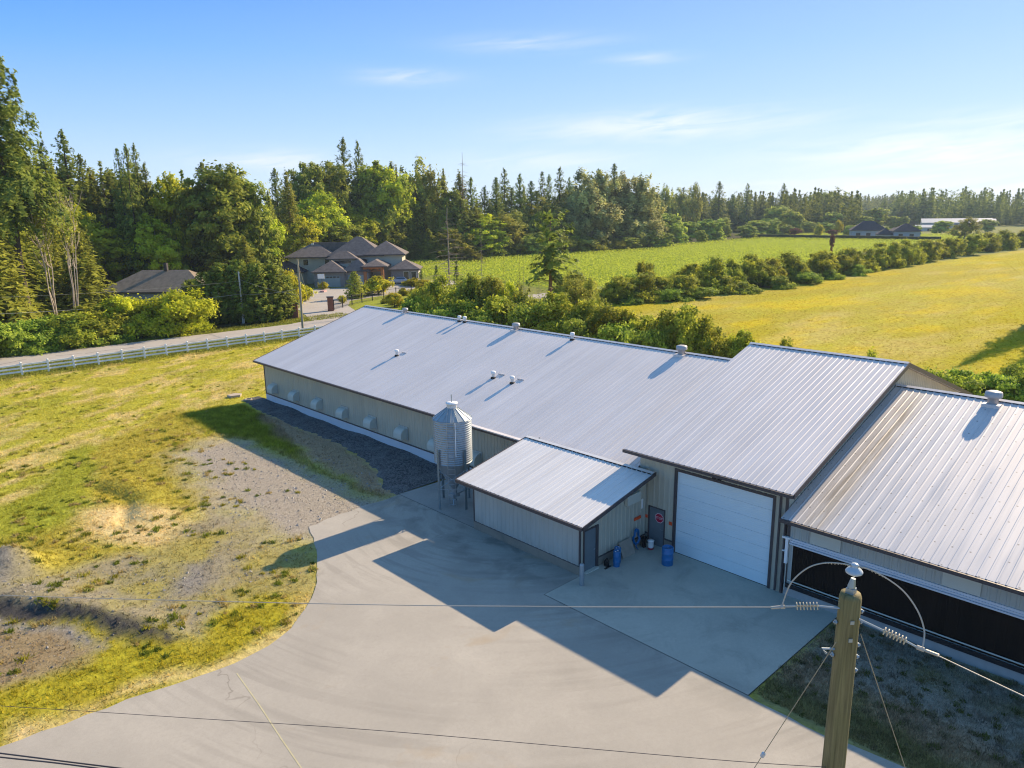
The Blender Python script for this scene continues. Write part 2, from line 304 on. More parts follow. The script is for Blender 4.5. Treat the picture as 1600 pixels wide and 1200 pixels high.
TREES=[
(0,0,23.5,129.6,40.4,7.21),(1,0,33.9,177.7,31.2,3.29),(1,0,40.4,199.3,31.7,3.27),(1,0,41.4,187.5,32.2,3.55),(1,0,45.4,186.8,34.4,4.75),
(1,0,48.7,189.2,30.3,3.68),(1,0,52.2,174.6,30.6,2.39),(1,0,52.6,170.1,31.3,2.62),(1,0,55.6,174.5,31.5,2.56),(1,0,56.8,173.2,27.6,2.84),
(1,0,69.9,174.9,28.5,4.22),(1,0,71.3,168.5,27.8,3.69),(1,0,76.1,162.7,21.6,2.94),(2,0,65.4,175.7,26.7,1.93),(2,0,51.7,185.6,28.6,2.2),
(3,0,25.9,145.2,18.9,6.42),(3,0,19,124.3,20.1,5.42),(3,0,59.5,187.4,27.6,9.53),(3,0,51.2,192.9,27.6,7.93),(3,0,34.3,141.4,15.3,4.93),
(3,0,31.7,157.2,21.1,5.3),(3,0,36.1,159.2,25.5,5.11),(3,0,57.2,195.2,22.3,6.7),(4,0,47.7,176.1,14.9,6.38),(4,0,40.7,188.3,28.6,4.26),
(4,0,61.3,174,25.3,4.79),(4,0,76.8,166.4,17.5,4.94),(4,0,56.2,169.8,17,4.89),(5,0,68.8,164.9,26.7,7.49),(5,0,67.7,177.5,21.9,6.35),
(5,0,74.2,165,24.4,5.15),(6,0,68.2,176.9,14.8,5.89),(6,0,68.9,164.8,12.3,5.04),(6,0,64.8,181.1,15.5,4.55),(6,0,40.5,170,17.8,3.66),
(7,0,27.4,130.8,21.6,3.07),(7,0,30.4,131.5,20.6,2.74),(1,0,32.5,216.4,46.1,4.75),(1,0,35.8,221,40.3,5.99),(5,0,37.1,218.6,33.4,6.06),
(6,0,39.6,220,30.2,6.34),(6,0,41.6,210.6,30.8,5.2),(3,0,44.8,211,30.5,5.03),(3,0,47.6,210.5,29.5,5.24),(1,0,48.5,202.5,28.7,5.81),
(1,0,50.9,200.9,24.9,5.52),(3,0,52.7,195.4,26.8,5.92),(1,0,55,192.1,26.5,6.82),(5,0,59,195.5,27,6.91),(1,0,59.2,186.4,24.3,6.54),
(1,0,61.9,185.6,22.5,5.63),(1,0,64.9,183.7,20.5,4.74),(6,0,65.6,175.6,19.3,5.1),(1,0,71.7,182.1,21.8,5.08),(1,0,73.1,177.4,23,6.33),
(5,0,75.9,176,21.8,5.93),(5,0,75.3,165.5,20.6,5.37),(3,0,28.9,187.7,30.7,4.33),(5,0,32.1,194.4,17.3,4.53),(5,0,35.1,186.2,20.1,5.06),
(4,0,38,177,18.2,5.19),(4,0,42.5,177.7,18.7,4.27),(3,0,53.2,202.2,12.3,5.57),(4,0,57.8,198.7,19.9,5.04),(6,0,59.3,188.6,18,4.97),
(4,0,72.1,176.5,15,6.15),(3,0,66.2,148.6,12.5,4.21),(3,0,24.4,141.3,17.7,5.71),(3,0,19.6,132.2,21.2,5.73),(3,0,31.3,164.8,22.4,4.89),
(8,1,38.1,110.7,6.4,3.91),(8,1,40.8,111.2,4.5,2.28),(8,1,31.5,113,5.9,3.44),(8,1,34.5,112.1,5.3,3.21),(9,1,28.4,112.4,4.8,3.72),
(9,1,25.3,109.8,4.3,2.98),(10,1,23.1,111.6,4.2,2.97),(10,1,20,110.8,3.9,2.89),(10,1,17.5,110.3,3.8,2.83),(10,1,28.5,110.7,3,3.06),
(10,1,15.1,109.2,4.6,3.15),(10,1,24.6,110.6,3,2.56),(10,1,20.5,108.9,2.6,2.29),(11,1,45.7,117.3,8,2.84),(11,1,47.9,116.9,9.2,2.87),
(11,1,50.1,115.5,9.6,2.57),(11,1,51.6,112.8,9.2,2.76),(11,1,54.4,112.8,8.8,2.7),(11,1,46.4,125.3,6.3,2.67),(11,1,56.9,113.4,6.8,1.8),
(12,1,63.3,124.9,6.6,1.63),(12,1,71.1,133.9,3,1.64),(12,1,67,129.2,4.3,1.45),(1,2,136.4,223.3,40.7,4.38),(1,2,141.3,222.1,39.9,3.1),
(1,2,103.8,207.7,29.8,2.86),(1,2,199.1,217.2,29.6,3.27),(1,2,151.9,218.6,33.9,3.83),(1,2,185.1,215.7,29,3.88),(1,2,193.6,217.8,26,3.48),
(3,2,102.3,198.3,28.3,5.52),(3,2,94.6,194.3,22.6,4.96),(3,2,174.1,218.1,32,5.23),(3,2,182.6,219.3,31.4,6.82),(3,2,156.3,218.3,16.8,6.82),
(3,2,146.6,220.3,19.1,6.02),(3,2,140.2,218.2,19.9,4.8),(3,2,170.4,223.3,24,5.97),(3,2,189,217.1,21.7,6.64),(3,2,152.9,217.2,31.8,5.17),
(4,2,110,203.6,18.4,5.75),(4,2,100.2,187.2,15.8,4.4),(4,2,118.9,208.4,23.2,6.99),(4,2,132.9,212.8,17,5.9),(4,2,183.3,204.8,15.8,7.75),
(4,2,172.3,214.1,13.7,5.15),(4,2,148.3,217.9,33.1,7.79),(5,2,118.8,217.4,31.9,6.77),(5,2,128.2,219.1,32.7,6.77),(5,2,143.7,218.7,33.6,7.94),
(5,2,121.8,204.5,14.6,6.97),(6,2,165.8,223.4,34.6,7.79),(6,2,168.8,219.1,32.3,5.18),(6,2,168.5,226,19.5,7.18),(6,2,184.1,217.2,17,7.29),
(13,2,178.2,212.2,38,3.07),(13,2,174,231.8,33.1,1.72),(1,2,136,276.9,22.2,7.08),(1,2,142.5,279.5,25.7,5.98),(1,2,140,263.6,28.5,6.55),
(3,2,144.3,263,26,6.52),(3,2,144.2,253.9,25.9,7.36),(5,2,152,258.1,31.7,5.8),(1,2,156.6,257.3,28.6,6.65),(1,2,151.5,238.8,30,5.98),
(3,2,161.1,245.7,29.5,8.12),(1,2,162.4,238.8,27.8,7.55),(1,2,160,228.2,26.3,7.19),(3,2,168.4,231.8,27.2,5.79),(5,2,171.4,226.5,25.6,5.75),
(3,2,179.5,230,25.9,6.86),(5,2,174.5,215.5,25.5,6.73),(1,2,175.2,210,21.5,5.61),(3,2,182.8,211.1,18.6,7.45),(5,2,125.1,256.8,8.6,6.73),
(6,2,128.2,247.7,14.9,6.92),(5,2,130.5,239,10.3,6),(6,2,139.4,238.8,16.7,6.12),(3,2,140.5,226.3,12.3,5.21),(6,2,143.4,219.7,14,5.51),
(6,2,149.4,216.8,11.6,6.67),(3,2,154.6,214.2,11.2,5.95),(3,2,157.5,206.4,11.4,5.87),(6,2,163,202.5,10.6,6.49),(3,2,163.4,192.6,5.1,6.58),
(1,3,213.6,228,33.6,3.47),(1,3,217.2,222.7,31.4,3.45),(1,3,226.9,225.8,29.2,3.28),(1,3,233.2,225.5,33,3.04),(1,3,234.8,223,31.9,2.76),
(1,3,237.3,219.1,34.4,3.58),(1,3,243.4,219.4,30.4,3.07),(1,3,266.7,213.6,36.9,3.46),(1,3,254.3,212.3,34,3.09),(1,3,208.4,227.4,29.7,3.16),
(14,3,238.9,207.3,32.8,7.79),(14,3,250.1,208.8,32.7,7.73),(14,3,263.8,207.6,32.5,7.93),(14,3,273.1,203.2,31.1,7.15),(14,3,240.8,204.3,24.1,10.18),
(14,3,258,206.3,21.7,10.61),(14,3,268.3,200.3,19.4,9.01),(14,3,266,203.9,24.3,8.47),(14,3,232,208.8,17.8,7.97),(14,3,279.8,203.6,16.1,6.38),
(6,3,191.1,207.1,15.5,9.15),(6,3,185.9,207.8,12.3,5.24),(6,3,202.5,212.1,16.8,6.26),(6,3,218.5,212.1,21.2,7.28),(6,3,222.1,206.7,16.6,6.47),
(6,3,208.4,211.1,13.1,6.33),(3,3,230.1,255.6,22.3,5.27),(1,3,236.5,254.9,23.1,5.54),(1,3,237.8,249.1,27.1,6.67),(3,3,250.8,254.5,28,6.32),
(1,3,253.7,249.2,26.1,7.55),(3,3,254.5,241.7,23.1,6.05),(14,3,264.3,243.7,25.2,5.25),(5,3,263.5,235.6,27.4,6.35),(1,3,276.4,240.3,24.5,5.85),
(1,3,279.3,234.7,30.4,7.18),(3,3,275.2,224.9,25.1,6.74),(5,3,290.9,229.5,24.8,6.74),(1,3,293.9,224.4,24.5,5.75),(14,3,288.7,213,24.3,7.05),
(3,3,307.1,220.3,17.7,6.53),(6,3,209.9,231.5,4.1,6.49),(6,3,215.4,227.8,14.6,5.66),(3,3,212,215.3,11.2,6.12),(5,3,220,214,15.5,5.87),
(5,3,228.4,213.3,17.2,6.27),(6,3,228.1,202.5,9.5,5.38),(15,3,160.3,219.5,6.7,4.13),(3,3,164,217.1,8.2,3.45),(6,3,166.8,215.4,5.8,4.49),
(15,3,170.2,213.3,5,5.08),(15,3,174,210.9,9.1,4.59),(6,3,177,209,9.1,4.44),(3,3,180.1,207.1,6.2,3.64),(9,3,183.1,205.2,9,3.45),
(15,3,186,203.4,7.9,5.1),(3,3,190.1,200.9,7.6,3.15),(6,3,195.4,200,7.5,3.11),(15,3,200.4,199.6,7.9,4.57),(15,3,205.1,199.3,8.9,4.97),
(3,3,209.7,198.9,9.2,3.26),(6,3,214.8,198.6,9,5.39),(6,3,221.3,198.1,6.3,4.92),(15,3,228.1,197.6,5.9,5),(9,3,234,197.2,6.1,4.88),
(3,3,239,196.8,6.7,5.14),(6,3,246.1,196.3,5.3,5.26),(15,3,252.7,195.8,5.8,4.92),(6,3,260.4,195.4,9.8,3.66),(15,3,267.7,194.8,8.3,4.74),
(15,3,273.4,194.4,7,5.37),(5,4,465.6,324.6,20.2,5.86),(5,4,469.2,321,18.1,5.85),(6,4,472.9,317.5,21.9,5.87),(3,4,476.5,313.9,21.3,7.8),
(1,4,480.3,310.1,15.4,8.42),(6,4,484,306.4,13.5,5.88),(3,4,487.6,302.8,14,7.4),(1,4,491.2,299.5,21,6.08),(3,4,494.9,295.7,15.3,7.62),
(1,4,498.5,292.3,21.7,5.83),(3,4,502.3,288.3,12,5.94),(1,4,505.9,284.9,14.8,6.48),(3,4,509.5,281.4,16.8,6.97),(5,4,513.3,277.5,11.3,7.2),
(3,4,516.9,273.9,11.2,8.3),(5,4,520.4,270.6,17.9,5.87),(6,4,524.2,266.7,10.6,6.74),(1,4,527.7,263.6,19.6,5.9),(3,4,531.5,259.5,10.6,6.02),
(3,4,535.2,255.9,11,7.63),(1,4,538.7,252.6,15.4,8.12),(6,4,542.2,249.3,20.8,5.66),(6,4,546,245.4,14.6,6.79),(1,4,549.6,241.9,16.7,6.7),
(5,4,553.4,238,11.9,5.65),(3,4,557,234.4,11.3,5.98),(1,4,560.6,230.9,12.3,8.18),(1,4,455.2,274.8,34.9,4.79),(1,4,500.4,279.3,34.1,4.18),
(1,4,538.4,270.9,34.4,4.81),(1,4,496.8,288.5,27.2,4.68),(1,4,533,285.4,26.4,4.39),(1,4,450.9,284.6,28.1,4.39),(1,4,434.4,289,30.9,4.32),
(6,4,398.8,278.5,31.7,5.27),(6,4,426.3,275.9,32.4,5.45),(6,4,412,277.9,29.1,6.19),(15,4,316.9,218.2,14.7,7.05),(15,4,333.9,218.7,10.3,5.62),
(15,4,345.7,213.7,11.4,7.03),(15,4,371,220.6,12.1,3.89),(15,4,324.6,204.8,6.5,2.69),(15,4,307.1,207.2,9.9,4.62),(15,4,470.2,240.1,18.1,8.46),
(15,4,403.7,219.3,9.8,6.69),(15,4,415.9,217.8,10.7,6.05),(15,4,451.6,220.6,14.8,6.01),(15,4,385.3,213,7.7,5.36),(15,4,428.9,215.5,7.5,5.76),
(15,4,477.5,223.3,8.1,5.42),(15,4,521.4,226.1,13.4,6.66),(15,4,494.1,218,7,5.08),(5,4,619.3,265.2,30,11.55),(5,4,597.3,267.9,28.4,9.25),
(5,4,641.3,265.7,25,8.07),(12,4,437.8,196.9,7.4,2.46),(12,4,462.6,196.3,8.8,2.35),(16,4,404.9,195.3,6,2.68),(16,4,422.3,182.1,4.9,2.52),
(16,4,271.7,117,7.3,0.81),(15,4,575.7,217.1,16,7.05),(15,4,579.3,206.8,10,4.66),(15,4,581.5,200.5,9.5,4.17),(15,4,528.8,207.3,10.7,5.24),
(1,4,744.2,253.1,23.5,6.49),(1,4,801.2,262.1,25,4.09),(1,4,740.3,272.8,28.5,3.3),(1,4,798.7,279,27.2,4.46),(6,4,747.5,236.8,22.6,5.24),
(6,4,775.1,238.3,20.9,5.39),(6,4,410,112.6,11.2,6.51),(3,4,566.2,402,30.7,6.91),(1,4,568.1,394.4,28.8,6.53),(1,4,577.2,391.9,30.6,7.69),
(1,4,584.5,388,28.8,7.28),(1,4,570.2,369.9,24.7,6.8),(1,4,574.6,364.3,24.3,8.15),(1,4,584,362,26.8,7.7),(5,4,594,359.9,26.5,8.15),
(5,4,623.6,369.1,22.9,6.29),(5,4,614.2,355.3,26,6.51),(3,4,620.6,350.8,26,7.18),(5,4,639.2,352.8,23.9,6.12),(5,4,626.7,337.9,24.4,6.69),
(5,4,638.1,335.9,23.7,6.5),(1,4,648,333.1,25.7,6.53),(3,4,633.8,318.1,24.5,5.71),(5,4,658.5,322.4,21.7,6.44),(3,4,666.7,318.7,24.9,6.66),
(3,4,683,318.4,23.7,7.82),(1,4,690.9,314.1,22.6,7.11),(5,4,681,302.1,25,8.21),(1,4,702,303.6,23.7,8.24),(5,4,668.9,281.9,22.2,5.85),
(5,4,674.7,277.1,23.1,5.95),(9,5,104.4,94.7,4.6,2.8),(9,5,107.6,94.2,5.3,2.71),(9,5,108.3,85.5,4.8,2.61),(9,5,113.3,84.2,5,3.62),
(9,5,118.2,83.3,4.3,3.07),(9,5,122.6,90.3,6.7,1.94),(9,5,127.2,82.9,6.2,2.68),(9,5,121.5,81,4.4,2.47),(9,5,134.2,82,7.1,3.68),
(9,5,142.6,81.9,6.5,2.45),(9,5,134.7,79.5,3.6,2.86),(9,5,150.1,81.3,7,3.36),(9,5,155,79.8,5.9,2.56),(9,5,165.7,81.2,6.6,3.43),
(9,5,165.9,78.4,4.8,2.51),(9,5,179.9,79.6,6.6,3.28),(9,5,189.1,79.8,5.1,2.75),(9,5,196.4,80,6.4,3.32),(9,5,205,79.1,6,3.07),(9,5,213.3,79.1,6,2.63),
(9,5,222.1,79.1,7.3,3.43),(9,5,232,78.4,7.3,3.16),(9,5,254.6,80.5,6.5,3.81),(9,5,241.4,79,5.7,2.68),(9,5,269.7,81,5.8,2.72),(9,5,278.5,80.3,6.5,3.64),
(9,5,296.7,79.8,6.8,4.26),(9,5,321.2,80.2,6.8,3.82),(9,5,338.6,78.9,7.3,3.97),(9,5,362.8,78.7,6.7,4.19),(9,5,383.6,77.1,7.2,4.92),
(10,5,117.2,79.7,2.4,2.64),(10,5,123.8,78.4,2.2,2.71),(10,5,138.3,77.1,2.2,2.88),(10,5,108.7,83.5,2.2,2.35),(10,5,150.9,76,2.7,2.75),
(10,5,164.1,75.6,2.7,2.61),(10,5,192.2,75.8,2.6,2.58),(10,5,178.1,76.2,2.4,2.3),(9,5,109.9,88.3,2.8,3.12),(6,5,112.2,88,2.6,2.9),
(9,5,114.4,87.7,2.9,3.05),(10,5,117.6,87.3,4.7,2.72),(6,5,120.7,86.9,4,2.16),(9,5,123.1,86.6,3.3,2.27),(9,5,126.3,86.2,3.6,3.09),
(10,5,129.2,85.8,3.8,2.96),(9,5,132.4,85.4,3.6,2.04),(10,5,135.9,85.2,2.4,2.21),(6,5,140.3,84.9,2.5,2.25),(10,5,144,84.7,2.8,2.04),
(6,5,147.5,84.5,3.1,2.42),(10,5,150.4,84.3,4,2.53),(9,5,153.9,84.1,3,2.86),(9,5,157.4,83.9,2.9,2.93),(6,5,160.8,83.8,3.7,2.94),
(9,5,165.1,83.6,4.4,2.15),(9,5,169.4,83.3,2.3,2.62),(9,5,173.8,83.1,2.7,2.46),(10,5,179,82.9,3.9,3.03),(10,5,185,82.5,2.7,2.67),
(6,5,190.4,82.4,2.3,2.68),(10,5,195.7,82.5,4.5,2.45),(9,5,200.4,82.4,2.9,2.36),(9,5,207.8,82.5,3.5,2.8),(10,5,213.7,82.5,4.1,2.46),
(6,5,218.8,82.4,2.7,2.58),(10,5,225.2,82.4,3,2.96),(6,5,230.4,82.4,2.8,2.67),(6,5,237.7,82.5,2.3,2.08),(10,5,247.8,82.9,2.7,2.1),
(10,5,256.9,83.2,2.9,3.08),(10,5,266.4,83.6,4,2.81),(10,5,278.2,83.8,2.2,2.9),(9,5,290.5,84.2,2.3,2.35),(6,5,299.9,84.5,4.5,2.53),
(6,5,308.3,84.4,4.2,2.25),(9,5,318.2,84.3,4.2,2.93),(9,5,330.3,84.2,3.7,2.48),(10,5,340.1,84.1,4.1,2.79),(6,5,351.5,84,4,2.4),
(9,5,360.7,83.9,3.4,2.74),(6,5,370.7,83.9,4.4,3.25),(9,5,381.9,83.6,2.7,2.62),(6,5,388.3,81.3,2.6,2.28),(15,4,508.1,152.6,8,5.09),
(15,4,569.2,143.2,7.8,4.64),(15,4,435.6,177.4,6.8,3.65),(15,4,434.4,157.8,5.9,2.82),(15,4,449.9,148.3,6.3,3.2),(9,6,67.6,85.9,7.5,2.66),
(9,6,68.1,82.5,6.2,2.61),(9,6,67.9,78.4,8.1,2.72),(9,6,70.3,77.4,7.1,2.29),(9,6,67.5,70.9,5.8,2.57),(9,6,69.5,68.7,5,2.4),(9,6,62.9,75.9,5.3,3.02),
(9,6,63,68.5,6.4,2.86),(9,6,66.8,61.1,6.9,2.78),(9,6,67.7,58.2,6.1,2.34),(9,6,67.9,55.5,5.7,2.53),(9,6,68.4,52.5,5.6,2.1),(9,6,68.7,50,5,2.21),
(9,6,68.3,47.1,5.9,2.15),(9,6,68.7,44.6,6.4,2.32),(9,6,69.7,42.5,5.3,1.88),(9,6,64.3,61.9,6.1,2.51),(9,6,68.9,39.5,3.5,1.48),(9,6,68.6,37.5,4.5,1.52),
(9,6,70.2,95,4.9,2.04),(9,6,67.4,32.4,4.4,1.06),(9,6,67,24.7,4.4,1.15),(9,6,69.1,91,6.4,1.98),(10,6,65.7,89.8,4.3,2.89),(10,6,61.1,77.9,4.5,3.02),
(10,6,59.9,68.6,4.8,3.04),(10,6,62.7,63.6,5.4,2.99),(10,6,62.8,56.4,4.6,2.6),(10,6,64.5,51.2,4.4,2.52),(10,6,64.8,46.3,4.2,2.08),
(10,6,66.2,19.8,3.3,1.62),(10,6,67.5,18.5,3.1,1.77),(10,6,69,17,2.7,1.88),(10,6,70.6,15.3,2.8,1.88),(10,6,72.1,13.7,3.3,1.87),
(10,6,72.5,18.9,2.7,1.71),(10,6,79.2,16.1,2.4,1.77),(10,6,73.5,16.9,2.5,1.69),(6,6,67.6,78.7,8.5,1.99),(6,6,67.5,74.7,8.1,1.76),
(6,6,71.3,63,7.9,1.83),(6,6,65.9,65.4,6.3,1.47),(6,6,76.7,68.7,7.8,2.06),(6,6,80.8,68.4,7,1.84),(6,6,68.3,69.9,7.2,1.71),(8,6,76,69.4,5.6,2.25),
(8,6,69,73.1,7.4,1.94),(17,6,84.9,80.4,16.1,3.87),(13,6,83.7,104.1,17.7,2.54),(13,6,80.7,83,10.1,0.45),(13,6,81.1,82.5,9.9,0.4),
(13,6,82.7,80.7,10.7,0.45),(13,6,80.1,85.9,10.7,0.31),(13,6,94,107,15,0.62),(17,7,88.3,113.7,6.8,1.36),(17,7,99.7,121.5,8,0.95),
(17,7,103.3,138.7,4.1,0.89),(18,7,80.2,130.1,5.4,2.2),(12,7,87.3,132.5,3.8,2.56),(12,7,84.6,132,2.3,1.6),(12,7,103.2,141.2,1.9,2.09),
(12,7,77,111.8,2.6,1.4),(12,7,89.8,120.4,2.7,1.68),(12,7,100.3,133.2,2,1.86),(9,7,82.8,132.3,1.7,1.19),(9,7,93,125.7,1.3,1.61),
(9,7,103.2,143.6,1.3,1.51),(9,7,79.1,118.2,1,0.61),(9,7,78.9,115.4,1,0.6),(9,7,79.3,113.4,0.9,0.59),(9,7,79.9,111.2,0.9,0.59),
(9,7,81.5,109.4,0.9,0.65),(12,7,83.3,108.8,1.1,0.71),(12,7,73.8,124.4,1.5,0.73),(12,7,85.3,151.5,1.7,1.02),(12,7,85.5,117,2.2,1.12),
(12,7,89.3,126.3,1.6,1.06),]
ZONES=[
('weed',0.5,[(22.1,66.0),(20.3,54.5),(17.1,53.4),(15.6,42.9),(14.0,41.7),(10.5,38.2),(6.8,38.9),(4.3,39.2),(5.5,46.5),(8.7,48.4),(10.3,46.8),(12.0,52.9),(12.5,58.1),(17.0,62.8)]),
('lush',0.6,[(7.8,52.2),(12.1,59.6),(13.6,61.4),(12.1,52.9),(10.2,46.9),(7.2,44.3),(4.5,45.8),(5.3,50.6)]),
('straw',0.7,[(9.3,46.5),(11.5,45.9),(12.8,43.2),(13.7,38.1),(11.1,38.4),(9.5,40.2),(8.3,42.8)]),
('gravelmix',0.8,[(3.0,40.5),(6.8,38.9),(10.5,38.2),(14.8,40.9),(15.6,42.9),(15.7,34.0),(16.0,30.7),(13.7,27.1),(13.0,29.3),(10.3,29.7),(8.9,28.3),(7.3,30.9),(5.8,34.2),(2.7,38.4)]),
('gravel',0.9,[(7.0,35.3),(8.9,36.0),(11.3,36.9),(12.0,34.7),(10.3,32.0),(7.7,32.3)]),
('gravel',0.6,[(3.3,42.5),(5.1,41.1),(6.1,39.2),(6.0,37.5),(5.4,37.3),(2.9,39.8)]),
('bright',0.4,[(2.6,37.7),(5.7,33.8),(7.2,30.6),(8.9,28.3),(10.5,29.5),(12.8,29.5),(14.6,28.1),(13.9,26.9),(12.5,25.8),(11.3,25.3),(9.8,24.8),(8.2,25.0),(6.2,25.8),(4.2,25.7),(1.1,26.4),(1.6,30.0),(5.9,30.1),(6.3,30.9),(4.7,33.6),(2.5,37.1)]),
('shadegravel',0.25,[(2.9,39.4),(5.2,36.3),(6.8,33.2),(8.4,28.9),(7.9,28.9),(6.9,31.0),(5.6,33.4),(2.6,37.7)]),  # gravel bank face away from the sun, its shade painted into the albedo
('brown',0.5,[(2.5,36.9),(4.8,34.0),(5.8,31.5),(6.4,30.5),(5.9,30.0),(1.6,30.0)]),
('gravel',0.2,[(2.6,37.5),(4.8,34.3),(5.9,32.0),(6.8,30.1),(6.3,30.3),(5.3,32.1),(4.3,33.9),(2.5,36.8)]),
('track',0.5,[(24.7,35.9),(22.9,35.9),(22.5,42.2),(22.7,52.0),(20.4,54.8),(17.1,53.4),(15.6,42.9),(15.6,37.6),(15.7,34.0),(17.1,32.6),(19.8,33.3),(23.4,33.5)]),
('lush',0.5,[(21.3,63.8),(24.5,64.8),(26.9,62.9),(25.5,53.4),(22.9,44.5),(22.7,37.9),(23.0,36.2),(22.7,42.5),(22.9,52.3),(21.0,56.1)]),
('drybrown',0.5,[(26.2,57.2),(26.5,49.2),(25.6,40.0),(23.8,36.3),(23.0,36.8),(23.4,40.4),(23.9,47.4)]),
('straw',0.5,[(2.3,27.4),(2.1,26.5),(3.9,26.3),(6.0,26.4),(8.0,25.7),(9.5,25.4),(11.0,25.8),(12.2,26.2),(13.5,27.4),(14.6,28.6),(14.1,28.6),(12.4,26.9),(10.6,26.1),(9.1,26.1),(7.1,26.6),(4.4,26.7)]),
]
PW_TOP=[(8.98, 3.25, 11.87)]
PW_LEFT=[(8.58, 4.01, 11.51), (7.37, 7.11, 10.75), (5.69, 11.24, 9.81), (2.15, 19.95, 7.94), (-1.38, 29.07, 6.06)]
PW_LSTR=[(8.92, 3.27, 11.65), (8.75, 3.54, 11.65), (8.62, 3.79, 11.6), (8.61, 3.93, 11.54), (8.58, 4.01, 11.51)]
PW_RIGHT=[(9.19, 2.32, 11.34), (9.25, 1.36, 11.2), (9.22, 0.23, 11.11)]
PW_RSTR=[(8.95, 3.11, 11.56), (9.02, 2.84, 11.49), (9.09, 2.58, 11.42), (9.12, 2.47, 11.38), (9.19, 2.32, 11.34)]
PW_JUMP=[(8.6, 3.96, 11.54), (8.68, 3.9, 11.86), (8.77, 3.74, 12.1), (8.86, 3.55, 12.21), (8.94, 3.34, 12.24), (8.97, 3.24, 12.23), (9.04, 3.13, 12.23), (9.13, 2.91, 12.14), (9.22, 2.71, 11.99), (9.25, 2.54, 11.78), (9.23, 2.44, 11.57), (9.15, 2.41, 11.4)]
PW_INS=[(8.99, 3.24, 12.19)]
PW_GUYA=[(8.76, 3.29, 11.24)]
PW_GUYB=[(9.0, 3.09, 11.34)]
GUY_ENDS=[(11.07, 8.0, 0.0), (15.37, 1.92, 0.0)]
SV1=[(8.91, 3.21, 9.33), (7.9, 4.57, 9.25), (5.38, 8.66, 8.79), (3.54, 11.68, 8.36), (1.37, 15.63, 7.64), (-1.4, 20.77, 6.63)]
SV2=[(8.95, 3.16, 7.99), (5.85, 7.71, 7.7), (2.52, 12.51, 7.48), (1.15, 14.61, 7.33), (-1.38, 18.72, 6.91)]
SV3=[(8.93, 3.14, 7.86), (5.83, 7.69, 7.57), (2.24, 12.77, 7.49), (1.14, 14.6, 7.26), (-1.4, 18.7, 6.79)]
FARB=[((643.65, 183.96), -68, 46, 20, 4.6, 7.6, 'long pale distant barn at the foot of the far wood'), ((572.03, 178.86), -68, 18, 10, 2.6, 4.2, 'small low white barn in front of the long distant one'), ((686.98, 179.92), -68, 22, 14, 4, 6.6, 'white distant barn at the right end of the long one')]
# ---------------- farm buildings ----------------
RIB=.305
def ribprof(a0,a1,h,w=.07,s=.03,holes=()):
    """list of (a,offset) along a ribbed sheet"""
    pts=[(a0,0)]; k=math.ceil((a0+.02)/RIB)
    c=k*RIB
    while c+w/2+s<a1:
        if c-w/2-s>a0: pts+=[(c-w/2-s,0),(c-w/2,h),(c+w/2,h),(c+w/2+s,0)]
        c+=RIB
    pts.append((a1,0))
    for h0,h1,_,_ in holes:
        pts+=[(h0,0),(h1,0)]
    pts.sort(); return pts
def ribwall(mb,axis,fix,sgn,a0,a1,z0,zt,holes=()):
    P=ribprof(a0,a1,.022,holes=holes); zf=zt if callable(zt) else (lambda a:zt)
    def pt(a,o,z): return (fix+sgn*o,a,z) if axis=='y' else (a,fix+sgn*o,z)
    for (a,oa),(b,ob) in zip(P,P[1:]):
        if b-a<1e-6: continue
        m=(a+b)/2; segs=[(z0,None)]
        for h0,h1,hz0,hz1 in holes:
            if h0<m<h1: segs=[(hz1,None)] if hz0<=z0+.01 else [(z0,hz0),(hz1,None)]
        for lo,hi in segs:
            za=zf(a) if hi is None else hi; zb=zf(b) if hi is None else hi
            q=[pt(a,oa,lo),pt(b,ob,lo),pt(b,ob,zb),pt(a,oa,za)]
            mb.quad(*q)
def ribroof(mb,y0,y1,x0,z0,x1,z1,thick=.05,seams=None):
    P=ribprof(y0,y1,.016,.035,.03)
    dz=z1-z0; dxx=x1-x0; ln=math.hypot(dxx,dz); nx,nz=(-dz/ln,dxx/ln)
    if nz<0: nx,nz=-nx,-nz
    for (a,oa),(b,ob) in zip(P,P[1:]):
        mb.quad((x0+nx*oa,a,z0+nz*oa),(x1+nx*oa,a,z1+nz*oa),(x1+nx*ob,b,z1+nz*ob),(x0+nx*ob,b,z0+nz*ob))
    t=thick
    mb.quad((x0,y0,z0-t),(x0,y1,z0-t),(x1,y1,z1-t),(x1,y0,z1-t))
    mb.quad((x0,y0,z0),(x0,y0,z0-t),(x1,y0,z1-t),(x1,y0,z1)); mb.quad((x0,y1,z0),(x1,y1,z1),(x1,y1,z1-t),(x0,y1,z0-t))
    mb.quad((x0,y0,z0),(x0,y1,z0),(x0,y1,z0-t),(x0,y0,z0-t))
XE,XR,XB=28.46,40.6,52.74; XW=29.1; XWB=52.1
def ridge_cap(y0,y1,zr,slope,name,parent,x=None):
    x=XR if x is None else x
    m=MB(); w=.17
    for s in (-1,1):
        m.quad((x,y0,zr+.075),(x,y1,zr+.075),(x+s*w,y1,zr+.062-slope*w),(x+s*w,y0,zr+.062-slope*w))
        m.quad((x+s*w,y0,zr+.062-slope*w),(x+s*w,y1,zr+.062-slope*w),(x+s*w,y1,zr+.048-slope*w),(x+s*w,y0,zr+.048-slope*w))
    o=m.build(name,MR,parent)
    # dark quads standing in for the shade between the ribs under the cap
    m=MB(); k=math.ceil(y0/RIB)
    while (k+1)*RIB<y1:
        a,b=k*RIB+.05,(k+1)*RIB-.05; xx=x-w-.004; m.quad((xx,a,zr+.006-slope*w),(xx,b,zr+.006-slope*w),(xx,b,zr+.047-slope*w),(xx,a,zr+.047-slope*w)); k+=1
    m.build('cap_gap_shade',MDARK,o)
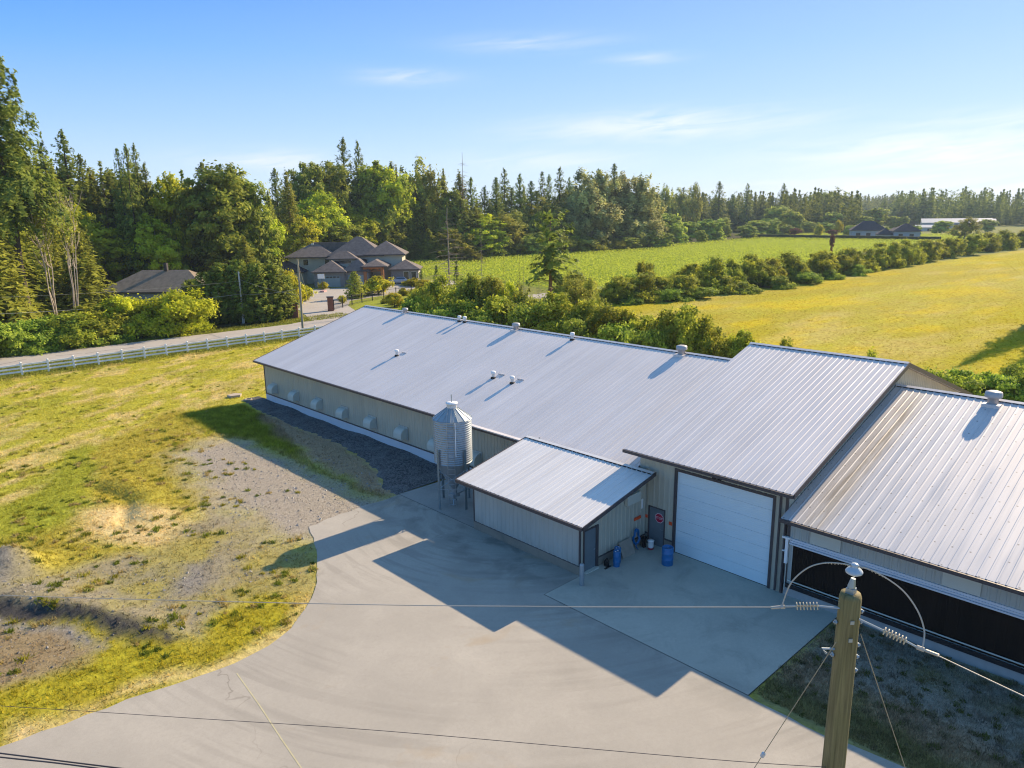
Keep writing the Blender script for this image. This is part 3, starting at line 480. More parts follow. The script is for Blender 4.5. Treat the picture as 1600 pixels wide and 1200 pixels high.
def gable_roof(parent,y0,y1,ze,zr,mat,near_trim=True,far_trim=True):
    slope=(zr-ze)/(XR-XE)
    m=MB(); ribroof(m,y0,y1,XE,ze,XR,zr); front=m.build('roof',mat,parent)
    m=MB(); ribroof(m,y0,y1,XB,ze,XR,zr); m.build('roof',mat,parent)
    ridge_cap(y0,y1,zr,slope,'ridge_cap',parent)
    MB().box(XE-.11,XE+.0,y0,y1,ze-.16,ze-.012).build('gutter',MBROWN,parent); MB().box(XB+.0,XB+.11,y0,y1,ze-.16,ze-.012).build('gutter',MBROWN,parent)
    m=MB()
    for yy,fl in ((y0,near_trim),(y1,far_trim)):
        if not fl: continue
        s=-1 if yy==y0 else 1
        ya,yb=(yy-.04,yy-.001) if s<0 else (yy+.001,yy+.04)
        for xa,xb in ((XE,XR),(XB,XR)):
            for y in (ya,yb): m.quad((xa,y,ze-.2),(xb,y,zr-.2),(xb,y,zr+.03),(xa,y,ze+.03))
            m.quad((xa,ya,ze+.03),(xb,ya,zr+.03),(xb,yb,zr+.03),(xa,yb,ze+.03)); m.quad((xa,ya,ze-.2),(xb,ya,zr-.2),(xb,yb,zr-.2),(xa,yb,ze-.2))
            m.quad((xa,ya,ze-.2),(xa,yb,ze-.2),(xa,yb,ze+.03),(xa,ya,ze+.03))
    if m.v: m.build('rake_trim',MBROWN,parent)
    # soffit
    MB().box(XE,XW,y0+.02,y1-.02,ze-.17,ze-.13).build('soffit',MPANEL,parent); MB().box(XWB,XB,y0+.02,y1-.02,ze-.17,ze-.13).build('soffit',MPANEL,parent)
    return front,slope
# --- long barn ---
barn=empty('barn',(XW,21.3,0),0,'long low beige metal barn with a row of fan hoods along its wall','barn')
ZE,ZR=3.77,7.59
gable_roof(barn,21.42,64.0,ZE,ZR,MR,False,True)
gz=lambda ze,zr:(lambda x: ze+(zr-ze)*(1-abs(x-XR)/(XR-XE))-.08)
m=MB(); ribwall(m,'y',XW,-1,21.4,63.4,.72,3.62); m.build('wall',MSID,barn); m=MB(); ribwall(m,'y',XWB,1,21.4,63.4,.72,3.62); m.build('wall',MSID,barn); m=MB(); ribwall(m,'x',63.4,1,XW,XWB,.72,gz(ZE,ZR)); m.build('wall',MSID,barn)
m=MB(); m.box(XW-.03,XWB+.03,21.45,63.43,-.3,.66); m.build('kneewall',MKNEE,barn)
m=MB(); m.box(XW-.055,XW+.01,21.4,63.46,.66,.74); m.box(XW-.04,XW+.03,63.36,63.46,.74,3.6); m.box(XW+.05,XWB,63.43,63.47,.66,.74); m.build('wall_trim',MBROWN,barn)
def fan_hood(y,z):
    h=MB(); w=.46; n=8
    # quarter-round hood: axis along y
    prof=[(XW-.02,z+.42)]+[(XW-.10-.50*math.sin(a*math.pi/2/n),z-.06+.46*math.cos(a*math.pi/2/n)) for a in range(n+1)]+[(XW-.60,z-.30),(XW-.02,z-.38)]
    ya,yb=y-w,y+w; i=len(h.v); k=len(prof)
    h.v+=[(x,ya,zz) for x,zz in prof]+[(x,yb,zz) for x,zz in prof]
    for q in range(k-1): h.f.append((i+q,i+q+1,i+k+q+1,i+k+q))
    h.f.append(tuple(range(i,i+k))[::-1]); h.f.append(tuple(range(i+k,i+2*k)))
    o=h.build('fan_hood',MPANEL,barn)
    g=MB(); g.box(XW-.065,XW-.024,y-w-.09,y+w+.09,z-.45,z+.50); g.build('mounting_frame',MSIDS,o)
    return o
for k in range(11): fan_hood(61.5-3.93*k,1.45)
def small_vent(parent,x,y,zs,diverter=False,wide=.13,h=.5):
    z=zs(x)
    v=MB().lathe([(wide*.8,-.1),(wide*.8,h*.55),(wide*1.25,h*.6),(wide*1.3,h*.95),(wide*.9,h),(0,h)],(x,y,z),14).build('roof_vent',MWHITE,parent,True)
    MB().lathe([(wide*1.5,-.05),(wide*1.4,.06),(wide*.82,.10)],(x,y,z),12).build('boot',MDARK,v)
    if diverter:
        xx=x+.55; zz=zs(xx); MB().tube([(xx,y-.55,zz+.05),(xx,y+.05,zz+.05)],.045,6).build('snow_bar',MR,parent)
def big_vent(parent,x,y,zs,s=1.0):
    z=zs(x)
    v=MB().lathe([(.2*s,-.15),(.2*s,.28*s),(.31*s,.30*s),(.33*s,.36*s),(.31*s,.52*s),(.2*s,.56*s),(0,.57*s)],(x,y,z),18).build('roof_vent',plain('vent_grey',(.48,.46,.45),.5,.2,.15,4) if 'vent_grey' not in bpy.data.materials else bpy.data.materials['vent_grey'],parent,True)
    b=MB(); b.box(x-.34*s,x+.3*s,y-.32*s,y+.32*s,z-.16,z+.035); b.build('curb',MR,v)
zs=lambda x: ZE+(ZR-ZE)*(x-XE)/(XR-XE)
big_vent(barn,40.35,56.9,zs,.85)
small_vent(barn,40.3,48.9,zs); small_vent(barn,40.3,48.2,zs)
big_vent(barn,40.3,41.9,zs); small_vent(barn,40.1,35.75,zs,h=.55); big_vent(barn,40.3,26.5,zs,1.1)
for y,x in ((48.94,33.7),(37.26,33.6),(35.25,33.5)): small_vent(barn,x,y,zs,True)
# eave flashing strip left of the shed
m=MB(); m.box(XE-.16,XE+.12,29.1,35.3,ZE-.005,ZE+.06); m.build('eave_guard',MR,barn)
# --- tall garage ---
gar=empty('garage_building',(XW,13.5,0),0,'tall middle building with a big pale blue-white overhead door','building')
BE,BR_=4.96,8.76
gable_roof(gar,12.96,21.87,BE,BR_,MR,True,False)
D0,D1,DZ=14.14,19.09,4.31; P0,P1=19.69,20.70
m=MB(); ribwall(m,'y',XW,-1,13.5,21.3,.02,BE-.15,[(D0,D1,0,DZ),(P0,P1,0,2.1)]); m.build('wall',MSID,gar)
m=MB(); ribwall(m,'y',XWB,1,13.5,21.3,.02,BE-.15); m.build('wall',MSID,gar)
m=MB(); ribwall(m,'x',13.5,-1,XW,XWB,.02,gz(BE,BR_)); m.build('wall',MSID,gar); m=MB(); ribwall(m,'x',21.3,1,XW,XWB,.02,gz(BE,BR_)); m.build('wall',MSID,gar)
m=MB()
nsec=7
for k in range(nsec):
    z0=k*DZ/nsec; m.box(XW+.06,XW+.11,D0,D1,z0+.004,z0+DZ/nsec-.004)
od=m.build('overhead_door',MODOOR,gar)
MB().box(XW+.055,XW+.11,D0,D1,0,.06).build('bottom_seal',MDARK,od)
MB().box(XW+.085,XW+.10,D0,D1,.05,DZ-.01).build('joint_backing',MSEAL,od)
m=MB(); m.box(XW-.05,XW+.12,D0-.13,D0,0,DZ+.13); m.box(XW-.05,XW+.12,D1,D1+.13,0,DZ+.13); m.box(XW-.05,XW+.12,D0,D1,DZ,DZ+.13)
m.box(XW-.04,XW+.03,13.44,13.56,0,BE-.2); m.build('door_trim',MBROWN,gar)
def man_door(parent,y0,y1,z1,x,sign=True):
    d=MB().box(x+.03,x+.07,y0+.05,y1-.05,.01,z1-.05).build('door',MDOOR,parent)
    m=MB(); m.box(x-.04,x+.08,y0,y0+.05,0,z1); m.box(x-.04,x+.08,y1-.05,y1,0,z1); m.box(x-.04,x+.08,y0+.05,y1-.05,z1-.05,z1); m.build('door_frame',MBROWN,d)
    MB().tube([(x+.03,y0+.12,1.0),(x-.04,y0+.12,1.0),(x-.04,y0+.24,1.0)],.012,6).build('handle',MGALV,d)
    return d
dr=man_door(gar,P0,P1,2.1,XW)
# downpipe and kneewall line
m=MB(); m.tube([(XW-.55,13.62,BE-.2),(XW-.12,13.75,BE-.35),(XW-.1,13.75,.1)],.05,8)
m.build('downpipe',MBROWN,gar)
for ya,yb in ((P1,21.28),(D1+.13,P0)): kw=MB().box(XW-.05,XW-.028,ya,yb,.0,.55).build('kneewall',MFOUND,gar); MB().box(XW-.06,XW-.024,ya,yb,.551,.62).build('trim',MBROWN,kw)
# floodlight over the door
m=MB(); m.box(XW-.10,XW-.02,16.55,17.05,4.56,4.66); m.box(XW-.32,XW-.1,16.58,16.74,4.55,4.69); m.box(XW-.32,XW-.1,16.86,17.02,4.53,4.67); m.build('floodlight',MDARK,gar)
# STOP disc on the door
def disc(c,rad,mat,name,parent,off,n=8):
    m=MB(); i=0; vs=[(XW+.03-off,c[0]+rad*math.cos(math.pi/8+2*math.pi*k/n),c[1]+rad*math.sin(math.pi/8+2*math.pi*k/n)) for k in range(n)]
    m.v=vs+[(x+.003,y,z) for x,y,z in vs]; m.f=[tuple(range(n)),tuple(range(n,2*n))[::-1]]+[(k,(k+1)%n,n+(k+1)%n,n+k) for k in range(n)]
    return m.build(name,mat,parent)
sg=disc((20.06,1.56),.27,MPINK,'warning_sign',dr,.006); disc((20.06,1.56),.235,MRED,'sign_face',dr,.012)
def text(s,size,loc,rot,mat,parent,name='lettering',ext=.003):
    cu=bpy.data.curves.new(name,'FONT'); cu.body=s; cu.size=size; cu.extrude=ext; cu.align_x='CENTER'; cu.align_y='CENTER'
    o=bpy.data.objects.new('tmp',cu); COL.objects.link(o); dg=bpy.context.evaluated_depsgraph_get(); me=bpy.data.meshes.new_from_object(o.evaluated_get(dg))
    bpy.data.objects.remove(o); me.materials.clear(); me.materials.append(mat)
    t=bpy.data.objects.new(name,me); COL.objects.link(t); t.rotation_euler=rot
    off=parent.get('_o',(0,0,0)) if parent else (0,0,0); t.location=tuple(a-b for a,b in zip(loc,off)); t.parent=parent; return t
text('STOP',.17,(XW+.014,20.06,1.56),(R(90),0,R(-90)),MPINK,dr)
m=MB(); m.box(XW-.045,XW-.03,20.72,20.90,1.40,1.56); tag(m.build('marker_plate',MORANGE,None),'small orange marker plate between the dark corner pipe and the person door','marker plate','orange marker plates')
m=MB(); m.box(XW-.045,XW-.03,19.26,19.44,1.42,1.60); tag(m.build('marker_plate',MORANGE,None),'small orange marker plate between the person door and the overhead door','marker plate','orange marker plates')
# --- near barn on the right ---
nb=empty('barn',(XW,13.5,0),0,'near barn at the right edge with a long black curtain opening','barn')
RE,RR=3.79,7.53
gable_roof(nb,-22.0,13.45,RE,RR,MRN,True,False)
m=MB(); ribwall(m,'y',XW,-1,-21.5,13.42,.5,RE-.13,[(-21,13.1,.62,2.7)]); m.build('wall',MSIDS,nb); m=MB(); ribwall(m,'y',XWB,1,-21.5,13.42,.5,RE-.13); m.build('wall',MSIDS,nb); m=MB(); ribwall(m,'x',-21.5,-1,XW,XWB,.5,gz(RE,RR)); m.build('wall',MSIDS,nb)
fm=plain('pale_foundation',(.34,.35,.34),.8,0,.25,2); MB().box(XW-.06,XW+.15,-21.56,13.38,-.3,.52).build('foundation',fm,nb); MB().box(XWB-.1,XWB+.06,-21.56,13.38,-.3,.52).build('foundation',fm,nb)
def curtain_mat():
    t=NT('black_curtain'); p=t.pos(); n=t.noise(t.map(p,(1,1,.15)),1.2,4); t.color(t.mix(n,(.006,.005,.004),(.022,.014,.010))); t.bump(t.noise(t.map(p,(1,4,.3)),1.5,3),.5,.05); return t.fin(.75,0,.15)
MB().box(XW+.02,XW+.05,-21,13.1,.62,2.5).build('curtain',curtain_mat(),nb)
m=MB(); 
for z,dx,t in ((2.50,-.09,.05),(2.60,-.05,.045),(2.70,-.03,.05)): m.box(XW+dx-.03,XW+dx+.03,-21.2,13.25,z-t/2,z+t/2+.02)
m.box(XW-.05,XW-.02,-21.2,13.25,2.46,2.74); m.build('curtain_rail',plain('rail_blue_white',(.62,.70,.78),.4,.2,.05),nb)
m=MB(); m.tube([(XW-.1,13.2,.78),(XW-.1,-21,.78)],.028,8); m.tube([(XW-.1,13.32,.3),(XW-.1,13.32,2.4)],.02,8); m.build('curtain_rod',MPANEL,nb)
m=MB(); m.box(XW-.15,XW-.03,13.28,13.4,1.55,2.75); m.box(XW-.17,XW-.03,13.2,13.55,2.7,2.78); m.box(XW-.17,XW-.03,13.36,13.52,2.1,2.14); m.build('winch_post',MWHITE,nb)
m=MB(); m.box(XW-.1,XW-.065,-21,13.3,.42,.62); m.build('curtain_sill',MDARK,nb)
for y in (6.03,11.1,.9,-4.2,-9.3,-14.4): MB().box(XW-.055,XW-.024,y,y+1.27,2.79,3.6).build('panel',MPANEL,nb)
m=MB(); m.box(XW-.035,XW+.0,13.28,13.4,.5,3.6); m.tube([(XW-.08,13.5,3.5),(XW-.08,13.5,.1)],.04,8); m.build('corner_trim',MBROWN,nb)
big_vent(nb,40.15,8.95,lambda x:RE+(RR-RE)*(x-XE)/(XR-XE),1.15)
# --- lean-to shed ---
shed=empty('shed',(24.0,20.86,0),0,'small lean-to shed with a single-slope ribbed roof and grey door','shed')
SX,SR_,SE,SZ=23.33,28.62,2.88,4.04
m=MB(); ribroof(m,20.1,28.93,SX,SE,SR_,SZ); m.build('roof',MRS,shed)
ss=(SZ-SE)/(SR_-SX)
m=MB(); m.quad((28.46,20.1,SZ+.03),(28.46,28.93,SZ+.03),(28.66,28.93,SZ+.075),(28.66,20.1,SZ+.075)); m.quad((28.66,20.1,SZ+.075),(28.66,28.93,SZ+.075),(28.8,28.93,SZ-.02),(28.8,20.1,SZ-.02)); rc=m.build('ridge_cap',MRS,shed)
m=MB(); k=math.ceil(20.1/RIB)
while (k+1)*RIB<28.9: m.quad((28.455,k*RIB+.05,SZ-.04),(28.455,(k+1)*RIB-.05,SZ-.04),(28.455,(k+1)*RIB-.05,SZ+.028),(28.455,k*RIB+.05,SZ+.028)); k+=1
m.build('cap_gap_shade',MDARK,rc)  # black quads put in as the shade under the shed's ridge cap
m=MB(); m.box(SX-.1,SX,20.1,28.93,SE-.17,SE-.01); m.build('gutter',MBROWN,shed)
for y0,y1 in ((20.05,20.099),(28.931,28.98)):
    m=MB()
    for y in (y0,y1): m.quad((SX,y,SE-.17),(SR_+.12,y,SZ-.13),(SR_+.12,y,SZ+.055),(SX,y,SE+.03))
    m.quad((SX,y0,SE+.03),(SR_+.12,y0,SZ+.055),(SR_+.12,y1,SZ+.055),(SX,y1,SE+.03)); m.quad((SX,y0,SE-.17),(SX,y1,SE-.17),(SX,y1,SE+.03),(SX,y0,SE+.03))
    m.build('rake_trim',MBROWN,shed)
m=MB(); m.quad((SX,20.12,SE-.13),(SR_,20.12,SZ-.13),(SR_,28.9,SZ-.13),(SX,28.9,SE-.13)); m.build('soffit',MPANEL,shed)
st=lambda x: SE+ss*(x-SX)-.1
m=MB(); ribwall(m,'y',24.0,-1,20.86,28.32,.47,st(24.0)-.01); m.build('wall',MSIDS,shed)
m=MB(); ribwall(m,'x',20.86,-1,24.0,XW-.04,.5,st,[(24.24,25.2,.5,2.2)]); m.build('wall',MSID,shed); m=MB(); ribwall(m,'x',28.32,1,24.0,XW-.04,.5,st); m.build('wall',MSID,shed)
MB().box(23.96,24.2,20.82,28.36,-.2,.455).build('foundation',MFOUND,shed); MB().box(25.3,XW-.06,20.83,20.98,0,.46).build('foundation',MFOUND,shed); MB().box(24.2,XW-.06,28.2,28.36,-.2,.46).build('foundation',MFOUND,shed)
m=MB(); m.box(23.965,24.05,20.815,20.89,.45,st(24)-.01); m.box(23.965,24.05,28.3,28.36,.45,st(24)-.01); m.box(23.968,23.999,20.89,28.3,.44,.485); m.box(25.36,XW-.06,20.815,20.85,.46,.52); m.build('wall_trim',MBROWN,shed)
d=MB().box(24.30,25.12,20.84,20.88,.1,2.12).build('door',MDOOR,shed)
m=MB(); m.box(24.24,24.30,20.80,20.9,.02,2.2); m.box(25.12,25.30,20.80,20.9,.02,2.2); m.box(24.30,25.12,20.80,20.9,2.12,2.2); m.build('door_frame',MBROWN,d)
MB().box(24.26,25.2,20.66,20.84,.0,.1).build('step',MPANEL,d)
MB().tube([(25.02,20.84,1.05),(25.02,20.78,1.05),(24.92,20.78,1.05)],.013,6).build('handle',MGALV,d)
MB().box(27.3,28.35,20.66,20.83,2.55,3.05).build('wall_vent',MPANEL,shed)
# dark corner downpipe
m=MB(); m.tube([(28.75,20.35,SZ-.2),(28.95,20.95,3.4),(28.95,20.98,.12)],.055,8); m.build('downpipe',MBROWN,shed)
MB().box(28.62,28.74,20.79,20.83,2.0,2.5).build('thermometer_plate',MWHITE,shed)
m=MB(); m.box(28.05,28.6,20.79,20.81,1.50,1.66); tag(m.build('marker_plate',MORANGE,None),'wide orange marker plate on the shed side wall above the hose','marker plate','orange marker plates')
# --- silo ---
sc=(25.46,31.8)
silo=empty('feed_silo',(sc[0],sc[1],0),0,'round galvanised feed silo on four steel legs beside the long barn','silo')
m=MB(); prof=[]; z0,z1=2.72,5.27; n=80
for k in range(n+1):
    z=z0+(z1-z0)*k/n; prof.append((1.09+.022*math.cos(k*math.pi/2),z))
m.lathe(prof,(sc[0],sc[1],0),48); m.build('tank',MGALV,silo,True)
m=MB(); m.lathe([(.13,.95),(.16,1.0),(1.085,2.73)],(sc[0],sc[1],0),36)
m.build('hopper',MGALV,silo,True)
m=MB(); n=16
for k in range(n):
    a,b=2*math.pi*k/n,2*math.pi*(k+1)/n; ca,sa,cb,sb=math.cos(a),math.sin(a),math.cos(b),math.sin(b)
    m.quad((sc[0]+1.14*ca,sc[1]+1.14*sa,5.24),(sc[0]+1.14*cb,sc[1]+1.14*sb,5.24),(sc[0]+.3*cb,sc[1]+.3*sb,5.86),(sc[0]+.3*ca,sc[1]+.3*sa,5.86))
rf=m.build('roof_cone',MGALV,silo)
m=MB()
for k in range(n):
    a=2*math.pi*k/n; ca,sa=math.cos(a),math.sin(a); m.tube([(sc[0]+1.14*ca,sc[1]+1.14*sa,5.25),(sc[0]+.3*ca,sc[1]+.3*sa,5.87)],.014,4)
m.build('roof_rib',MGALV,rf)
MB().lathe([(.29,5.8),(.29,6.07),(.34,6.08),(.35,6.14),(.2,6.18),(0,6.19)],(sc[0],sc[1],0),24).build('lid',MWHITE,silo,True)
MB().tube([(sc[0],sc[1],6.15),(sc[0]-.01,sc[1],6.62)],.03,8).build('vent_pipe',MGALV,silo)
for lx,ly in ((24.27,31.72),(25.36,30.62),(25.56,32.98),(26.66,31.88)):
    a=math.atan2(ly-sc[1],lx-sc[0]); m=MB(); c,s=math.cos(a),math.sin(a)
    for dd,ww in ((0,.075),(.06,.02)):
        p=[(lx-s*ww-c*dd,ly+c*ww-s*dd),(lx+s*ww-c*dd,ly-c*ww-s*dd),(lx+s*ww-c*(dd+.02),ly-c*ww-s*(dd+.02)),(lx-s*ww-c*(dd+.02),ly+c*ww-s*(dd+.02))]
        m.prism(p,0.0,3.62 if dd==0 else 3.5)
    m.box(lx-.13,lx+.13,ly-.13,ly+.13,.012,.03); m.build('leg',plain('leg_steel',(.20,.26,.28),.5,.4,.15,4) if 'leg_steel' not in bpy.data.materials else bpy.data.materials['leg_steel'],silo)
m=MB(); L4=[(24.27,31.72),(25.36,30.62),(26.66,31.88),(25.56,32.98)]
for (ax,ay),(bx,by) in zip(L4,L4[1:]+L4[:1]):
    m.tube([(ax,ay,1.3),(bx,by,2.4)],.018,5); m.tube([(ax,ay,2.4),(bx,by,1.3)],.018,5); m.tube([(ax,ay,1.25),(bx,by,1.25)],.02,5)
m.build('brace',MGALV,silo)
# ladder on the camera side
a=R(225); c,s=math.cos(a),math.sin(a)
def lad(o,t,z): return (sc[0]+c*(1.14+o)-s*t,sc[1]+s*(1.14+o)+c*t,z)
m=MB()
for t in (-.2,.2): m.tube([lad(.03,t,.35),lad(.03,t,5.3),lad(-.75,t,5.9)],.017,5)
z=.45
while z<5.3: m.tube([lad(.03,-.2,z),lad(.03,.2,z)],.012,5); z+=.3
m.build('ladder',MGALV,silo)
m=MB(); m.tube([lad(.06,.28,5.75 if False else 5.28),lad(.05,.28,3.3)],.022,6); m.build('sight_pipe',MWHITE,silo)
m=MB(); m.tube([(sc[0],sc[1],1.0),(sc[0],sc[1],.72)],.16,14); m.box(sc[0]-.25,sc[0]+.25,sc[1]-.2,sc[1]+.2,.5,.72)
m.tube([(sc[0]+.1,sc[1],.6),(27.9,31.2,1.15),(XW-.02,30.9,1.4)],.055,8); m.tube([(sc[0]-.3,sc[1]-.3,.1),(sc[0]-.1,sc[1],.55),(sc[0]+.3,sc[1]+.2,.12)],.04,6)
m.build('auger',MGALV,silo)
m=MB(); m.tube([(26.2,29.6,.9),(26.0,29.35,.75),(26.0,29.3,.05)],.05,8); 
tag(m.build('drain_pipe',MWHITE,None),'short white bent pipe between the silo and the shed','pipe')
# --- small things on the pads ---
def barrel(x,y,rr,h,name,label,group):
    p=[(0,0.012),(rr*.93,.012),(rr,.04),(rr,h*.32),(rr*1.03,h*.335),(rr*1.03,h*.355),(rr,h*.37),(rr,h*.65),(rr*1.03,h*.665),(rr*1.03,h*.685),(rr,h*.7),(rr,h*.95),(rr*.96,h*.985),(rr*.9,h),(rr*.88,h*.975),(0,h*.975)]
    root=empty(name,(x,y,0),0,label,'barrel',group)
    MB().lathe(p,(x,y,0),28).build('drum',MBLUE,root,True)
    for q in (-1,1): MB().lathe([(.035,h*.97),(.035,h*.995),(0,h*.997)],(x+q*rr*.55,y,0),10).build('bung',MWHITE if rr<.25 else MBLUE,root)
    return root
barrel(25.95,20.22,.165,.82,'blue_barrel','slim blue drum nearest the shed door','blue plastic barrels')
barrel(26.32,20.45,.165,.80,'blue_barrel','slim blue drum behind the other slim one at the shed wall','blue plastic barrels')
barrel(27.83,18.62,.275,.93,'blue_barrel','wide blue plastic drum standing left of the overhead door','blue plastic barrels')
m=MB(); pts=[]
for k in range(0,150):
    a=2*math.pi*k/18; rr=.30+.035*math.sin(k*.37); pts.append((28.05+rr*.72*math.cos(a),20.70-.012*(k%9)-.04*math.sin(k*.21),.72+rr*1.25*math.sin(a)))
m.tube(pts,.026,6); pts=[(28.0,20.65,.36),(28.0,20.6,.2),(28.1,20.55,.05)]; m.tube(pts,.026,6); tag(m.build('hose_coil',MBLUE,None,True),'blue hose coiled and hung on the shed side wall','hose')
m=MB(); 
for i in range(4):
    x0=26.75+i*.245; m.quad((x0,20.42,.02),(x0+.225,20.42,.02),(x0+.225,20.72,.78),(x0,20.72,.78)); m.quad((x0,20.455,.02),(x0+.225,20.455,.02),(x0+.225,20.755,.78),(x0,20.755,.78))
for t in (.1,.5,.9): m.box(26.75,27.71,20.42+.3*t+.035,20.42+.3*t+.09,.02+.76*t-.04,.02+.76*t+.04)
m.box(26.75,26.77,20.43,20.47,.02,.1)
tag(m.build('pallet',plain('weathered_board',(.36,.31,.25),.8,0,.25,4),None),'grey wooden pallet leaning on the shed wall by the blue hose','pallet')
bk=empty('bucket',(28.6,20.15,0),0,'white bucket with a red base near the person door','bucket')
MB().lathe([(0,.02),(.13,.02),(.15,.12),(.16,.14)],(28.6,20.15,0),18).build('base',MRED,bk,True)
MB().lathe([(.14,.13),(.165,.48),(.175,.49),(.17,.51),(0,.52)],(28.6,20.15,0),18).build('pail',MWHITE,bk,True)
m=MB(); m.box(28.45,28.62,20.45,20.6,.0,.55); m.box(28.42,28.65,20.42,20.63,.5,.6); tag(m.build('jug',MDARK,None),'dark canister behind the white bucket in the corner','canister')
m=MB(); m.lathe([(.0,.05),(.12,.05),(.13,.3),(.05,.38),(.04,.44),(0,.45)],(25.62,20.55,0),12); m.box(25.3,25.75,20.35,20.45,0,.06); tag(m.build('boot_scraper',MDARK,None),'black boot brush and pot beside the shed door','boot brush')
bo=empty('bollard',(23.38,20.17,0),0,'short round galvanised steel bollard at the shed corner','bollard')
MB().lathe([(.11,0),(.11,1.02),(.1,1.06),(.05,1.09),(0,1.1)],(23.38,20.17,0),18).build('post',MGALV,bo,True)
MB().lathe([(.2,0),(.19,.03),(.11,.035)],(23.38,20.17,0),18).build('collar',MPAD2,bo)
m=MB(); m.lathe([(.23,.0),(.33,.02),(.37,.1),(.33,.17),(.23,.18),(.23,.0)],(27.83,64.57,0),22)
tag(m.build('tyre',plain('faded_tyre',(.33,.29,.24),.8),None,True),'old tyre lying at the far corner of the long barn','tyre')
m=MB(); m.prism([(27.1,66.6),(27.9,66.4),(28.3,67.0),(27.8,67.5),(27.0,67.3)],0,.22); tag(m.build('stone_slab',plain('slab_stone',(.45,.38,.30),.8),None),'flat tan stone slab in the grass near the old tyre','stone')
# ---------------- ground ----------------
def vnoise(x,y,sc,seed=0):
    x=x/sc;y=y/sc; xi=np.floor(x).astype(np.int64); yi=np.floor(y).astype(np.int64); fx=x-xi; fy=y-yi
    fx=fx*fx*(3-2*fx); fy=fy*fy*(3-2*fy)
    def h(a,b):
        n=(a*374761393+b*668265263+seed*974711)&0x7fffffff; n=((n^(n>>13))*1274126177)&0x7fffffff; return ((n^(n>>16))&0xffff)/65535.
    return (h(xi,yi)*(1-fx)+h(xi+1,yi)*fx)*(1-fy)+(h(xi,yi+1)*(1-fx)+h(xi+1,yi+1)*fx)*fy
def fbm(x,y,sc,seed=0,oc=4):
    s=0;a=1;t=0
    for k in range(oc): s=s+a*vnoise(x,y,sc/2**k,seed+k*17); t+=a; a*=.55
    return s/t
def polydist(x,y,poly):
    ins=np.zeros(x.shape,bool); d=np.full(x.shape,1e9); n=len(poly)
    for i in range(n):
        x1,y1=poly[i]; x2,y2=poly[(i+1)%n]
        c=((y1>y)!=(y2>y))&(x<(x2-x1)*(y-y1)/((y2-y1) if y2!=y1 else 1e-9)+x1); ins^=c
        dx,dy=x2-x1,y2-y1; t=np.clip(((x-x1)*dx+(y-y1)*dy)/(dx*dx+dy*dy+1e-12),0,1); d=np.minimum(d,np.hypot(x-x1-t*dx,y-y1-t*dy))
    return np.where(ins,d,-d)
def linedist(x,y,pl):
    d=np.full(x.shape,1e9)
    for (x1,y1),(x2,y2) in zip(pl,pl[1:]):
        dx,dy=x2-x1,y2-y1; t=np.clip(((x-x1)*dx+(y-y1)*dy)/(dx*dx+dy*dy+1e-12),0,1); d=np.minimum(d,np.hypot(x-x1-t*dx,y-y1-t*dy))
    return d
C_={'lawn':(.41,.385,.055),'lush':(.29,.30,.035),'weed':(.36,.31,.05),'straw':(.58,.46,.22),'gravelmix':(.31,.27,.165),'gravel':(.24,.225,.20),'bright':(.33,.29,.025),
 'shadegravel':(.065,.062,.06),'brown':(.27,.21,.12),'track':(.35,.31,.25),'drybrown':(.37,.27,.165),'golden':(.365,.32,.008),'berry':(.22,.27,.035),'verge':(.19,.21,.035),
 'floor':(.055,.055,.02),'far':(.20,.21,.06),'garden':(.26,.29,.04),'nbgrass':(.28,.25,.11),'nbgravel':(.31,.28,.23),'yard':(.22,.20,.10)}
GFIELD=[(72,93),(100,88.5),(112,87),(122,82),(140,78.5),(168,78),(250,76.5),(342,72.5),(420,68),(700,60),(700,-200),(56,-200),(56,30),(74,38)]
BERRY=[(148,208),(118,158),(120,120),(112,92),(125,88),(145,84),(168,83),(250,82),(342,79),(500,110),(480,180),(487,250),(376,212),(300,207),(230,200),(176,212)]
GARDEN=[(66,114),(72,118),(76,128.6),(88,131.6),(96,133),(112,126),(104,104),(70,104)]
